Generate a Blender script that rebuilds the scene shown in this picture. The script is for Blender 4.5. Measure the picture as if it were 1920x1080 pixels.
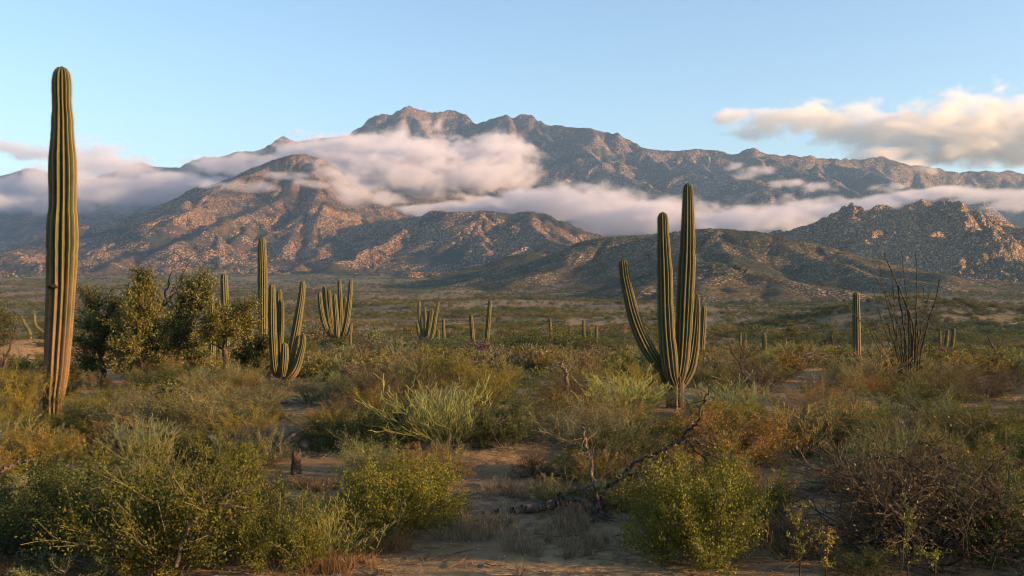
import bpy, math, random, time
import numpy as np
T0 = time.time()
rnd = random.Random(7)
RS = np.random.RandomState(11)
scene = bpy.context.scene
for o in list(bpy.data.objects): bpy.data.objects.remove(o)
COL = scene.collection

# ------------------------------------------------------------------ camera, sky, sun, exposure
F = 1866.67            # focal length in pixels of the 1920 px wide photograph (35 mm lens)
CAMZ = 2.5
cam_d = bpy.data.cameras.new('camera'); cam = bpy.data.objects.new('camera', cam_d); COL.objects.link(cam)
cam.location = (0, 0, CAMZ); cam.rotation_euler = (math.radians(90), 0, 0)
cam_d.lens = 35; cam_d.sensor_width = 36; cam_d.clip_start = 0.05; cam_d.clip_end = 40000
scene.camera = cam
SUN_AZ, SUN_EL = math.radians(106), math.radians(11.5)     # azimuth clockwise from the view direction (+Y)
world = bpy.data.worlds.new("World"); scene.world = world; world.use_nodes = True
wn = world.node_tree.nodes; wl = world.node_tree.links
sky = wn.new('ShaderNodeTexSky'); sky.sky_type = 'NISHITA'; sky.sun_disc = False
sky.sun_elevation = SUN_EL; sky.sun_rotation = SUN_AZ
sky.altitude = 400; sky.air_density = 1.0; sky.dust_density = 1.0; sky.ozone_density = 1.9
wn['Background'].inputs['Strength'].default_value = 0.110
wl.new(sky.outputs[0], wn['Background'].inputs['Color'])
sd = bpy.data.lights.new('sun', 'SUN'); sun = bpy.data.objects.new('sun', sd); COL.objects.link(sun)
sd.energy = 5.0; sd.angle = math.radians(0.5); sd.color = (1.0, 0.57, 0.25)
from mathutils import Vector
sdir = Vector((math.sin(SUN_AZ)*math.cos(SUN_EL), math.cos(SUN_AZ)*math.cos(SUN_EL), math.sin(SUN_EL)))
sun.rotation_euler = sdir.to_track_quat('Z', 'Y').to_euler()
sun.location = (60, -20, 40)
vs = scene.view_settings
vs.view_transform = 'Standard'; vs.look = 'None'; vs.gamma = 1; vs.use_curve_mapping = False; vs.exposure = 1.48
cy = scene.cycles
cy.max_bounces = 8; cy.diffuse_bounces = 3; cy.glossy_bounces = 2; cy.transmission_bounces = 3; cy.transparent_max_bounces = 8
cy.volume_bounces = 3; cy.volume_step_rate = 2.0; cy.volume_max_steps = 256
cy.use_denoising = True; cy.pixel_filter_type = 'BLACKMAN_HARRIS'; cy.filter_width = 1.1; cy.caustics_reflective = False; cy.caustics_refractive = False
cy.sample_clamp_indirect = 4.0

# ------------------------------------------------------------------ helpers
def pt(x, y, d):
    """world point seen at photograph pixel (x, y) at distance d along the view axis"""
    return ((x-960)/F*d, d, CAMZ-(y-540)/F*d)

def tag(o, label=None, cat=None, group=None, kind=None):
    if label: o['label'] = label
    if cat: o['category'] = cat
    if group: o['group'] = group
    if kind: o['kind'] = kind
    return o

def mesh_np(name, V, tris=None, quads=None, attrs=None, smooth=True, mat=None, mat_idx=None):
    """mesh from numpy arrays; attrs = {name: (domain, type, array)}"""
    me = bpy.data.meshes.new(name)
    V = np.asarray(V, np.float32); me.vertices.add(len(V)); me.vertices.foreach_set('co', V.ravel())
    tris = np.zeros((0, 3), np.int32) if tris is None else np.asarray(tris, np.int32).reshape(-1, 3)
    quads = np.zeros((0, 4), np.int32) if quads is None else np.asarray(quads, np.int32).reshape(-1, 4)
    nt, nq = len(tris), len(quads)
    me.loops.add(nt*3+nq*4); me.loops.foreach_set('vertex_index', np.concatenate([tris.ravel(), quads.ravel()]))
    me.polygons.add(nt+nq)
    me.polygons.foreach_set('loop_start', np.concatenate([np.arange(nt)*3, nt*3+np.arange(nq)*4]).astype(np.int32))
    me.polygons.foreach_set('use_smooth', np.full(nt+nq, smooth))
    if mat_idx is not None: me.polygons.foreach_set('material_index', np.asarray(mat_idx, np.int32))
    me.update(calc_edges=True)
    for k, (dom, typ, arr) in (attrs or {}).items():
        a = me.attributes.new(k, typ, dom)
        a.data.foreach_set('color' if 'COLOR' in typ else ('vector' if typ == 'FLOAT_VECTOR' else 'value'), np.asarray(arr, np.float32).ravel())
    for m in (mat if isinstance(mat, (list, tuple)) else [mat]):
        if m: me.materials.append(m)
    return me

def link(name, data, parent=None, loc=None, rz=0.0):
    o = bpy.data.objects.new(name, data); COL.objects.link(o)
    if parent: o.parent = parent
    if loc is not None: o.location = loc
    if rz: o.rotation_euler[2] = rz
    return o

def _h(ix, iy, iz, seed):
    n = (ix.astype(np.int64)*374761393 + iy.astype(np.int64)*668265263 + iz*2147483647 + seed*974634777) & 0xffffffff
    n = ((n ^ (n >> 13))*1274126177) & 0xffffffff
    n = (n ^ (n >> 16))
    n = (n*2246822519) & 0xffffffff
    return ((n ^ (n >> 15)) & 0xffffff).astype(np.float32)/16777215.0

def vn2(x, y, seed=0):
    """value noise -1..1"""
    xi = np.floor(x); yi = np.floor(y); fx = (x-xi); fy = (y-yi)
    fx = fx*fx*fx*(fx*(fx*6-15)+10); fy = fy*fy*fy*(fy*(fy*6-15)+10)
    xi = xi.astype(np.int64); yi = yi.astype(np.int64)
    a = _h(xi, yi, 0, seed); b = _h(xi+1, yi, 0, seed); c = _h(xi, yi+1, 0, seed); d = _h(xi+1, yi+1, 0, seed)
    return 2*((a+(b-a)*fx)*(1-fy)+(c+(d-c)*fx)*fy)-1

def vn3(x, y, z, seed=0):
    xi = np.floor(x); yi = np.floor(y); zi = np.floor(z); f = []
    for v, vi in ((x, xi), (y, yi), (z, zi)):
        t = v-vi; f.append(t*t*(3-2*t))
    xi = xi.astype(np.int64); yi = yi.astype(np.int64); zi = zi.astype(np.int64)
    def lay(dz):
        zz = (zi+dz)*1440662683 % 4294967291
        a = _h(xi, yi, zz, seed); b = _h(xi+1, yi, zz, seed); c = _h(xi, yi+1, zz, seed); d = _h(xi+1, yi+1, zz, seed)
        return (a+(b-a)*f[0])*(1-f[1])+(c+(d-c)*f[0])*f[1]
    l0 = lay(0); l1 = lay(1)
    return 2*(l0+(l1-l0)*f[2])-1

def fbm2(x, y, scale, octv=4, seed=0, gain=0.5):
    s = np.zeros_like(x); a = 1.0; n = 0
    ca, sa = math.cos(0.6), math.sin(0.6); x = x/scale; y = y/scale
    for i in range(octv):
        s = s + a*vn2(x, y, seed+i*17); n += a; a *= gain
        x, y = (x*ca-y*sa)*2.03+11.3, (x*sa+y*ca)*2.03-7.1
    return s/n

def ridged2(x, y, scale, octv=4, seed=0, gain=0.5):
    s = np.zeros_like(x); a = 1.0; n = 0
    ca, sa = math.cos(0.7), math.sin(0.7); x = x/scale; y = y/scale
    for i in range(octv):
        s = s + a*(1-np.abs(vn2(x, y, seed+i*13))*2); n += a; a *= gain
        x, y = (x*ca-y*sa)*2.1+3.3, (x*sa+y*ca)*2.1+9.1
    return s/n

def fbm3(x, y, z, octv=4, seed=0, gain=0.55):
    s = np.zeros_like(x); a = 1.0; n = 0
    for i in range(octv):
        s = s + a*vn3(x, y, z, seed+i*19); n += a; a *= gain
        x, y, z = x*2.07+5.1, y*2.07+1.7, z*2.07+3.9
    return s/n

def cells2(x, y, size, seed=0):
    """distance to the nearest jittered cell centre (in cell sizes) and that cell's random number"""
    x = x/size; y = y/size; xi = np.floor(x).astype(np.int64); yi = np.floor(y).astype(np.int64)
    best = np.full(x.shape, 9.0, np.float32); rid = np.zeros(x.shape, np.float32)
    for dx in (-1, 0, 1):
        for dy in (-1, 0, 1):
            cx = xi+dx; cyy = yi+dy
            px = cx+_h(cx, cyy, 1, seed); py = cyy+_h(cx, cyy, 2, seed)
            d = np.sqrt((px-x)**2+(py-y)**2); m = d < best
            best = np.where(m, d, best); rid = np.where(m, _h(cx, cyy, 3, seed), rid)
    return best, rid

def sstep(a, b, x):
    t = np.clip((x-a)/(b-a), 0, 1); return t*t*(3-2*t)

# ------------------------------------------------------------------ shader node helper
class NT:
    def __init__(s, name):
        s.mat = bpy.data.materials.new(name); s.mat.use_nodes = True
        s.t = s.mat.node_tree; s.n = s.t.nodes; s.l = s.t.links
        s.n.clear(); s.out = s.n.new('ShaderNodeOutputMaterial')
    def put(s, sock, v):
        if v is None: return
        if isinstance(v, bpy.types.NodeSocket): s.l.new(v, sock)
        elif isinstance(v, (tuple, list)) and sock.type == 'RGBA' and len(v) == 3: sock.default_value = (*v, 1)
        else: sock.default_value = v
    def node(s, typ, ins=None, **props):
        n = s.n.new(typ)
        for k, v in props.items(): setattr(n, k, v)
        for k, v in (ins or {}).items(): s.put(n.inputs[k], v)
        return n
    def math(s, op, a, b=None, c=None, clamp=False):
        n = s.node('ShaderNodeMath', operation=op, use_clamp=clamp); s.put(n.inputs[0], a)
        if b is not None: s.put(n.inputs[1], b)
        if c is not None: s.put(n.inputs[2], c)
        return n.outputs[0]
    def mix(s, f, a, b, blend='MIX'):
        n = s.node('ShaderNodeMix', data_type='RGBA', blend_type=blend); s.put(n.inputs[0], f); s.put(n.inputs[6], a); s.put(n.inputs[7], b)
        return n.outputs[2]
    def ramp(s, f, stops, interp='LINEAR'):
        n = s.node('ShaderNodeValToRGB'); n.color_ramp.interpolation = interp
        while len(n.color_ramp.elements) < len(stops): n.color_ramp.elements.new(0.5)
        for e, (p, c) in zip(n.color_ramp.elements, stops): e.position = p; e.color = (*c, 1) if len(c) == 3 else c
        s.put(n.inputs[0], f); return n.outputs[0]
    def sm(s, v, a, b, lo=0.0, hi=1.0):
        n = s.node('ShaderNodeMapRange', interpolation_type='SMOOTHSTEP'); s.put(n.inputs[0], v)
        n.inputs[1].default_value = a; n.inputs[2].default_value = b; n.inputs[3].default_value = lo; n.inputs[4].default_value = hi
        return n.outputs[0]
    def noise(s, vec, scale, detail=4, rough=0.55, dist=0.0):
        n = s.node('ShaderNodeTexNoise', {'Scale': scale, 'Detail': detail, 'Roughness': rough, 'Distortion': dist}); s.put(n.inputs['Vector'], vec)
        return n.outputs[0]
    def voro(s, vec, scale, feature='F1', rand=1.0):
        n = s.node('ShaderNodeTexVoronoi', {'Scale': scale, 'Randomness': rand}, feature=feature); s.put(n.inputs['Vector'], vec)
        return n
    def attr(s, name, typ='GEOMETRY'):
        return s.node('ShaderNodeAttribute', attribute_name=name, attribute_type=typ)
    def bump(s, h, dist, strength=1.0, normal=None):
        n = s.node('ShaderNodeBump', {'Height': h, 'Distance': dist, 'Strength': strength})
        if normal: s.put(n.inputs['Normal'], normal)
        return n.outputs[0]
    def bsdf(s, col, rough=0.9, normal=None, spec=0.2):
        n = s.node('ShaderNodeBsdfPrincipled', {'Base Color': col, 'Roughness': rough, 'Specular IOR Level': spec})
        if normal: s.put(n.inputs['Normal'], normal)
        return n.outputs[0]
    def finish(s, sh): s.l.new(sh, s.out.inputs['Surface']); return s.mat

# ------------------------------------------------------------------ ground height
_GD = np.array([0, 24, 32, 42, 60, 80, 100, 130, 170, 220, 300, 450, 700, 1000, 1500, 2000, 3000, 9000], float)
_GZ = np.array([0, 0, -.15, -.65, -2.0, -3.5, -4.9, -6.7, -8.0, -8.6, -8.9, -8.4, -5.5, -1, 10, 22, 36, 60], float)
def mound(X, Y, cx, cyy, rx, ry, h, p=1.0):
    q = ((X-cx)/rx)**2+((Y-cyy)/ry)**2
    return h*np.exp(-q**p)
# low rises the farther cacti stand on: (x, y, radius, height)
CACTUS_RISE = []
for _x, _d, _y in ((635, 62, 652), (492, 50, 690), (802, 74, 655), (886, 66, 668), (913, 66, 668), (1034, 82, 654), (1106, 86, 656), (1170, 95, 658),
                   (1317, 46, 672), (1433, 62, 676), (1389, 78, 668), (1607, 31, 708), (1772, 78, 660), (411, 46, 690), (50, 52, 640)):
    CACTUS_RISE.append((pt(_x, 0, _d)[0], _d, 4.0, CAMZ-(_y-540)/F*_d-float(np.interp(math.hypot(_d, pt(_x, 0, _d)[0]), _GD, _GZ))))
def ground_z(X, Y):
    X = np.asarray(X, float); Y = np.asarray(Y, float)
    r = np.sqrt(X*X+Y*Y); z = np.interp(r, _GD, _GZ)
    # the right-hand mound, shallow swells in the valley
    cx = pt(1690, 0, 270)[0]
    z = z+mound(X, Y, cx, 275, 26, 30, 6.4)+mound(X, Y, cx+26, 285, 40, 30, 3.6)
    z = z+fbm2(X, Y, 180, 3, 5)*np.interp(r, [0, 120, 400, 1500], [0, 0, 3.2, 9])+fbm2(X, Y, 60, 2, 6)*np.interp(r, [0, 140, 300, 1500], [0, 0, 1.3, 3])
    z = z+fbm2(X, Y, 14, 3, 9)*np.interp(r, [0, 8, 60, 300], [.10, .16, .3, .6])
    # sandy hummocks in front
    z = z+mound(X, Y, .15, 14.2, 1.3, .75, .20)+mound(X, Y, -1.2, 14.4, 1.4, .7, .12)
    z = z+mound(X, Y, 1.0, 18.6, 2.0, .8, .14)+mound(X, Y, -6.2, 17.0, 1.6, 1.0, .12)
    for cx, cyy, rr, h in CACTUS_RISE: z = z+mound(X, Y, cx, cyy, rr, rr, h)
    z = z+fbm2(X, Y, 1.3, 4, 21)*np.interp(r, [0, 30, 60], [.045, .045, 0])
    return z
# ------------------------------------------------------------------ mountains: envelope of traced ridges and their spurs
class Ridges:
    def __init__(s): s.seg = []
    def line(s, P, steep, rr, z0):
        """P: list of (x,y,z); steep: side slope; rr: crest rounding; z0: base level"""
        L = len(s.seg)*137.0+31.7
        for a, b in zip(P[:-1], P[1:]):
            s.seg.append((*a, *b, steep, rr, z0, L)); L += math.hypot(b[0]-a[0], b[1]-a[1])
    def crest(s, pix, steep=.6, rr=15, z0=0, step=None):
        P = [pt(*q) for q in pix]; s.line(P, steep, rr, z0); return P
    def spurs(s, P, n, length, fall, steep, rr, z0, seed, ang=(-.5, .5), side=1, sub=4, back=True):
        R = random.Random(seed)
        L = [0]
        for a, b in zip(P[:-1], P[1:]): L.append(L[-1]+math.hypot(b[0]-a[0], b[1]-a[1]))
        for i in range(n):
            t = (i+R.uniform(.15, .85))/n*L[-1]
            k = max(j for j in range(len(L)) if L[j] <= t); k = min(k, len(P)-2)
            f = (t-L[k])/(L[k+1]-L[k]+1e-6)
            q = [P[k][c]*(1-f)+P[k+1][c]*f for c in range(3)]
            for sg in ((-1, 1) if back else (-1,)):
                s.spur(R, q, math.pi/2*sg+R.uniform(*ang), length*R.uniform(.55, 1.15), fall*R.uniform(.75, 1.2), steep, rr, z0, sub if sg < 0 else 0)
    def spur(s, R, q, a, length, fall, steep, rr, z0, sub):
        n = 6; p = list(q); p[2] -= (p[2]-z0)*.03; pts = [tuple(p)]
        h0 = p[2]-z0; st = length/n; off = h0*.04
        for i in range(n):
            a += R.uniform(-.22, .22)
            dz = fall*st*R.uniform(.4, 1.7)*(0.6+0.8*max(0, (p[2]-z0))/max(h0, 1))
            p = [p[0]+math.cos(a)*st, p[1]+math.sin(a)*st, max(z0-8, p[2]-dz)]
            pts.append(tuple(p))
        s.line(pts, steep*1.05, rr*.6, z0)
        if sub > 0:
            for j in range(sub):
                k = R.randint(0, n-2); f = R.random()
                qq = [pts[k][c]*(1-f)+pts[k+1][c]*f for c in range(3)]
                sg = R.choice((-1, 1))
                s.spur(R, qq, a+sg*R.uniform(.6, 1.15), length*R.uniform(.2, .42), fall*R.uniform(1.1, 1.6), steep*1.15, rr*.45, z0, 0)
    def height(s, X, Y, zmin=-60):
        Z = np.full(X.shape, float(zmin)); shp = X.shape
        X = X.ravel(); Y = Y.ravel(); Z = Z.ravel(); C = np.full(X.shape, 1e9); A = np.zeros(X.shape); D_ = np.zeros(X.shape)
        for ax, ay, az, bx, by, bz, st, rr, z0, L0 in s.seg:
            top = max(az, bz)-z0
            if top <= 0: continue
            rad = max(top/st*2.6, 60)
            m = np.where((X > min(ax, bx)-rad) & (X < max(ax, bx)+rad) & (Y > min(ay, by)-rad) & (Y < max(ay, by)+rad))[0]
            if len(m) == 0: continue
            x = X[m]; y = Y[m]; dx = bx-ax; dy = by-ay
            t = np.clip(((x-ax)*dx+(y-ay)*dy)/(dx*dx+dy*dy+1e-9), 0, 1)
            d = np.sqrt((x-ax-t*dx)**2+(y-ay-t*dy)**2)
            zr = np.maximum(az+(bz-az)*t-z0, 0.5)
            de = np.sqrt(d*d+rr*rr)-rr
            z = z0+zr*(1.25*np.exp(-st*de/zr/1.25)-.25)
            w = z > Z[m]; mw = m[w]; sd = np.sign((x-ax)*dy-(y-ay)*dx)[w]
            A[mw] = L0+t[w]*math.hypot(dx, dy)+sd*5000; D_[mw] = d[w]; Z[mw] = z[w]; C[m] = np.minimum(C[m], d)
        return Z.reshape(shp), C.reshape(shp), A.reshape(shp), D_.reshape(shp)

def patch(name, R, mat, u0, u1, nu, y0, y1, ny, warp=(0, 1), rough=(0, 1, 4), rocky=None, seed=0, label=None, power=1.0, rib=(0, 50)):
    """terrain patch on a grid that fans out from the camera's side of the valley"""
    u = np.linspace(u0, u1, nu); v = np.linspace(0, 1, ny)**power*(y1-y0)+y0
    U, Y = np.meshgrid(u, v); X = U*Y
    wx = fbm2(X, Y, warp[1], 3, seed+1)*warp[0]; wy = fbm2(X, Y, warp[1], 3, seed+2)*warp[0]
    Z, C, A, D_ = R.height(X+wx, Y+wy)
    # gullies running straight down the flanks of every spur
    aw = A+fbm2(X, Y, rib[1]*1.3, 2, seed+71)*rib[1]*.45
    g1 = np.abs(vn2(aw/rib[1], D_/(rib[1]*7)+3.1, seed+72)); g2 = np.abs(vn2(aw/rib[1]*2.6+9, D_/(rib[1]*3), seed+73))
    Z = Z+((g1-.3)*1.0+(g2-.3)*.42)*rib[0]*sstep(rib[1]*.1, rib[1]*1.1, D_)*sstep(0, rib[0]*5, Z-ground_z(X, Y))
    amp = rough[0]*(.16+.84*sstep(0, rough[1]*1.2, C))
    Z = Z+(ridged2(X, Y, rough[1], rough[2], seed+3)-.35)*amp*sstep(-20, 60, Z)
    rock = fbm2(X, Y, 90, 3, seed+8)*.5+.5
    if rocky:
        size, h, cov = rocky
        m = sstep(cov, cov+.25, rock)*(sstep(300, 70, C) if size > 50 else 1)
        for k, (s_, hh) in enumerate(((size, h), (size*.5, h*.55), (size*.27, h*.33))):
            d, rid = cells2(X+fbm2(X, Y, s_*2, 2, seed+5)*s_*.3, Y, s_, seed+31*k)
            dome = np.sqrt(np.clip(1-(d/.72)**2, 0, 1))*(.35+.9*rid)
            Z = Z+dome*hh*((0 if size > 50 else .25)+.75*m)
    V = np.stack([X, Y, Z], -1).reshape(-1, 3)
    idx = np.arange(nu*ny).reshape(ny, nu)
    q = np.stack([idx[:-1, :-1], idx[:-1, 1:], idx[1:, 1:], idx[1:, :-1]], -1).reshape(-1, 4)
    # drop faces well under the ground
    G = ground_z(X, Y).ravel(); keep = (V[:, 2] > G-6)
    q = q[keep[q].any(1)]
    used = np.unique(q); mp = np.full(len(V), -1); mp[used] = np.arange(len(used)); V2 = V[used]; q = mp[q]
    me = mesh_np(name, V2, quads=q, attrs={'crest': ('POINT', 'FLOAT', C.ravel()[used]), 'rock': ('POINT', 'FLOAT', rock.ravel()[used])}, mat=mat)
    o = link(name, me); tag(o, label, kind='structure')
    return o

def mountain_mat(name, s, dark, brown, rockc, cover, bumpd=3.0, bushy=0.5, green=(.05, .06, .035), outc=50):
    """s: size in metres of the boulders and shrubs that speckle the slope"""
    t = NT(name); P = t.node('ShaderNodeNewGeometry').outputs['Position']
    big = t.noise(P, 1/(s*45), 4, .6); mid = t.noise(P, 1/(s*9), 4, .6, .5); sml = t.noise(P, 1/(s*1.3), 5, .7)
    nrm = t.node('ShaderNodeSeparateXYZ', {0: t.node('ShaderNodeNewGeometry').outputs['Normal']}).outputs[2]
    base = t.mix(t.sm(big, .38, .62), dark, brown)
    base = t.mix(t.sm(mid, .45, .65, 0, .7), base, green)
    v1 = t.voro(P, 1/s); d1 = v1.outputs['Distance']; c1 = t.node('ShaderNodeSeparateColor', {0: v1.outputs['Color']}).outputs[0]
    v2 = t.voro(P, 1/(s*.45)); d2 = v2.outputs['Distance']; c2 = t.node('ShaderNodeSeparateColor', {0: v2.outputs['Color']}).outputs[1]
    # rock share: patches, more where steep
    share = t.math('ADD', t.sm(t.noise(P, 1/(s*30), 4, .62, .5), .38, .64, -.45, .55), cover)
    cr = t.attr('crest').outputs['Fac']; share = t.math('ADD', share, t.math('MULTIPLY', t.sm(cr, outc, outc*.15, 0, .7), t.sm(t.noise(P, 1/(s*18), 3, .6), .46, .60)))
    share = t.math('ADD', share, t.sm(nrm, .86, .55, 0, .5))
    r1 = t.math('MULTIPLY', t.math('LESS_THAN', c1, share), t.sm(d1, .55, .25))
    r2 = t.math('MULTIPLY', t.math('LESS_THAN', c2, t.math('MULTIPLY', share, .9)), t.sm(d2, .6, .25))
    rock = t.math('MAXIMUM', r1, r2)
    rc = t.mix(t.sm(sml, .3, .7), tuple(c*.72 for c in rockc), rockc)
    rc = t.mix(t.sm(c1, 0, .6, 0, .5), rc, tuple(min(1, c*1.2) for c in rockc))
    base = t.mix(t.sm(sml, .42, .62, 0, .55), base, tuple(c*.45 for c in dark))
    col = t.mix(rock, base, rc)
    hgt = t.math('ADD', t.math('MULTIPLY', rock, .8), t.math('MULTIPLY', sml, bushy*2))
    nb = t.bump(hgt, bumpd, 1.0)
    return t.finish(t.bsdf(col, .95, nb, .1))

M_far = mountain_mat('far_range_granite', 8.5, (.030, .038, .034), (.080, .058, .046), (.36, .25, .18), .20, 5, outc=150, green=(.030, .040, .028))
M_mid = mountain_mat('front_mountain_granite', 6, (.036, .036, .028), (.125, .074, .044), (.40, .25, .145), .22, 3.2, outc=40, green=(.032, .040, .022))
M_hill = mountain_mat('scrub_hill_soil', 3.4, (.048, .050, .032), (.120, .088, .054), (.30, .22, .14), .20, 1.6, .8, green=(.038, .046, .024))
M_rock = mountain_mat('boulder_hill_granite', 5, (.066, .054, .036), (.18, .115, .062), (.42, .27, .15), .60, 2.4, green=(.036, .044, .026))

# far range
SK = [(-420, 345, 5600), (-250, 335, 5600), (-120, 340, 5600), (-40, 338, 5500), (0, 331, 5500), (22, 322, 5500), (45, 317, 5500), (72, 321, 5500), (110, 333, 5500), (170, 335, 5600), (220, 322, 5600), (262, 306, 5600), (290, 312, 5600), (335, 312, 5600), (380, 298, 5500), (430, 287, 5400), (480, 281, 5400), (505, 275, 5300),
      (522, 264, 5300), (535, 258, 5300), (552, 266, 5300), (580, 262, 5300), (612, 254, 5250), (640, 250, 5200), (656, 250, 5150), (680, 234, 5100), (700, 219, 5050), (715, 213, 5000), (735, 216, 5000), (748, 211, 5000), (762, 205, 5000), (780, 202, 5000), (800, 206, 5000), (815, 212, 5000), (838, 213, 5000), (855, 209, 5000), (872, 218, 4950), (890, 228, 4900),
      (912, 227, 4900), (932, 221, 4850), (947, 214, 4800), (960, 220, 4800), (976, 215, 4800), (992, 219, 4780), (1007, 230, 4750), (1040, 235, 4700), (1080, 239, 4650), (1112, 242, 4600), (1140, 250, 4600), (1160, 252, 4550), (1182, 265, 4550), (1202, 273, 4500), (1240, 278, 4500), (1280, 277, 4500), (1302, 274, 4500), (1330, 278, 4500),
      (1362, 282, 4450), (1380, 284, 4450), (1421, 279, 4400), (1450, 287, 4400), (1500, 296, 4400), (1542, 297, 4400), (1570, 302, 4400), (1600, 305, 4500), (1650, 301, 4500), (1700, 311, 4500), (1750, 318, 4500), (1800, 325, 4500), (1850, 321, 4500), (1920, 326, 4500), (2060, 322, 4400), (2200, 335, 4300), (2400, 350, 4200)]
far = Ridges()
P = far.crest(SK, 1.25, 10, 20)
far.spurs(P, 34, 1250, .40, .95, 14, 20, 4, (-.45, .45), sub=7)
for pix in ([(1005, 240, 4700), (1040, 272, 4450), (1095, 300, 4200), (1160, 322, 4000), (1215, 345, 3800), (1262, 372, 3600)],
            [(1200, 280, 4450), (1240, 308, 4250), (1262, 320, 4100), (1330, 334, 3950), (1370, 327, 3850), (1405, 334, 3800), (1445, 350, 3700), (1492, 372, 3600)],
            [(1440, 290, 4350), (1500, 318, 4150), (1560, 340, 3950), (1600, 360, 3750), (1650, 385, 3600)],
            [(1560, 305, 4380), (1600, 322, 4200), (1640, 326, 4100), (1690, 345, 3950), (1760, 362, 3800), (1840, 378, 3650)],
            [(780, 215, 4950), (800, 260, 4700), (850, 300, 4450), (900, 340, 4150), (960, 390, 3850)],
            [(950, 225, 4750), (955, 270, 4550), (935, 310, 4350), (950, 350, 4100), (1020, 395, 3850)],
            [(540, 268, 5250), (560, 300, 5000), (620, 340, 4700), (700, 370, 4400), (760, 390, 4200)],
            [(120, 345, 5500), (190, 370, 5100), (300, 388, 4700), (380, 410, 4400)],
            [(20, 345, 5400), (60, 372, 5000), (120, 398, 4600), (200, 418, 4300), (300, 440, 4000)],
            [(-150, 350, 5400), (-60, 380, 4900), (20, 410, 4400), (100, 440, 4000)]):
    Q = far.crest(pix, .95, 14, 20)
    far.spurs(Q, 7, 420, .5, 1.0, 9, 20, len(pix)*7+pix[0][0] % 13, (-.9, .9), sub=3, back=True)
patch('mountain_range', far, M_far, -.82, .86, 880, 2700, 6300, 450, (34, 260), (105, 230, 6), (58, 11, .40), 40, 'distant granite mountain range with a rocky summit above the cloud banks', rib=(44, 95))

mid = Ridges()
MP = mid.crest([(-300, 480, 2800), (-150, 475, 2800), (0, 468, 2850), (60, 456, 2900), (130, 432, 2950), (200, 417, 3000), (250, 405, 3050), (300, 385, 3100), (350, 360, 3150), (392, 346, 3200), (430, 334, 3200), (470, 317, 3200), (510, 301, 3200), (550, 292, 3200), (576, 290, 3200), (592, 295, 3180), (602, 314, 3150), (616, 334, 3100), (642, 352, 3050), (672, 380, 3000), (702, 400, 2950), (745, 420, 2850)], 1.0, 10, 26)
mid.spurs(MP, 14, 1000, .25, .62, 10, 26, 12, (-.4, .55), sub=7)
for pix in ([(576, 294, 3190), (560, 335, 3050), (520, 372, 2850), (470, 402, 2650), (400, 432, 2450), (330, 462, 2250)],
            [(590, 300, 3150), (600, 350, 2950), (590, 395, 2750), (560, 432, 2550), (540, 470, 2350)],
            [(470, 322, 3180), (430, 368, 2950), (370, 400, 2750), (280, 436, 2550), (180, 470, 2350)]):
    Q = mid.crest(pix, .8, 10, 26); mid.spurs(Q, 6, 380, .36, .85, 8, 26, pix[0][0], (-.8, .8), sub=4, back=True)
GP = mid.crest([(640, 430, 2600), (700, 418, 2550), (745, 412, 2500), (800, 403, 2450), (850, 399, 2400), (900, 397, 2400), (950, 401, 2400), (990, 397, 2400), (1012, 400, 2400), (1040, 410, 2350), (1080, 427, 2300), (1112, 446, 2250), (1150, 475, 2200), (1200, 500, 2150)], .8, 12, 24)
mid.spurs(GP, 14, 620, .22, .75, 9, 24, 77, (-.5, .5), sub=7)
patch('front_mountain', mid, M_mid, -.74, .16, 720, 1250, 3700, 450, (22, 170), (46, 130, 6), (26, 5.5, .52), 60, 'brown boulder strewn mountain in front of the clouds with a lower hill on its right', rib=(24, 60))

hil = Ridges()
HP = hil.crest([(860, 530, 1350), (905, 512, 1330), (940, 500, 1300), (1000, 492, 1260), (1050, 476, 1240), (1100, 452, 1200), (1140, 443, 1180), (1200, 441, 1160), (1260, 437, 1150), (1310, 431, 1130), (1350, 429, 1120), (1400, 433, 1110), (1450, 442, 1100), (1500, 452, 1090), (1530, 460, 1080), (1572, 470, 1070), (1622, 483, 1050), (1682, 500, 1030), (1750, 514, 1010), (1850, 526, 990), (1950, 532, 970), (2100, 535, 950)], .62, 16, -6)
hil.spurs(HP, 15, 300, .17, .52, 10, -6, 5, (-.5, .5), sub=4, back=True)
hil.crest([(930, 505, 1420), (965, 484, 1410), (1000, 474, 1400), (1035, 479, 1400), (1075, 500, 1400)], .42, 20, 0)
patch('scrub_hill', hil, M_hill, -.20, .66, 600, 560, 1620, 260, (9, 70), (7, 45, 4), None, 80, 'rounded olive scrub hill below the fog bank', rib=(9, 34))
hi2 = Ridges()
IP = hi2.crest([(1180, 536, 800), (1240, 507, 790), (1290, 494, 780), (1322, 491, 770), (1352, 496, 760), (1400, 510, 750), (1450, 528, 740), (1510, 546, 730), (1580, 560, 720)], .5, 14, -12)
hi2.spurs(IP, 7, 130, .13, .42, 9, -12, 8, (-.4, .4), sub=3)
patch('low_knoll', hi2, M_hill, -.01, .46, 360, 380, 980, 150, (5, 40), (3, 25, 4), None, 90, 'low warm brown knoll in front of the olive scrub hill', rib=(4, 20))
rk = Ridges()
RP = rk.crest([(1400, 478, 1850), (1440, 457, 1830), (1470, 441, 1810), (1500, 429, 1790), (1520, 422, 1780), (1545, 411, 1770), (1572, 406, 1760), (1600, 398, 1750), (1620, 403, 1740), (1642, 398, 1730), (1680, 397, 1720), (1702, 397, 1710), (1720, 383, 1700), (1736, 378, 1700), (1752, 382, 1700), (1780, 395, 1690), (1800, 409, 1690), (1816, 405, 1680), (1832, 399, 1680), (1852, 405, 1670), (1872, 411, 1660), (1892, 426, 1650), (1920, 430, 1640), (1980, 428, 1630), (2050, 440, 1620), (2150, 462, 1600), (2300, 490, 1560)], .9, 8, 4)
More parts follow.
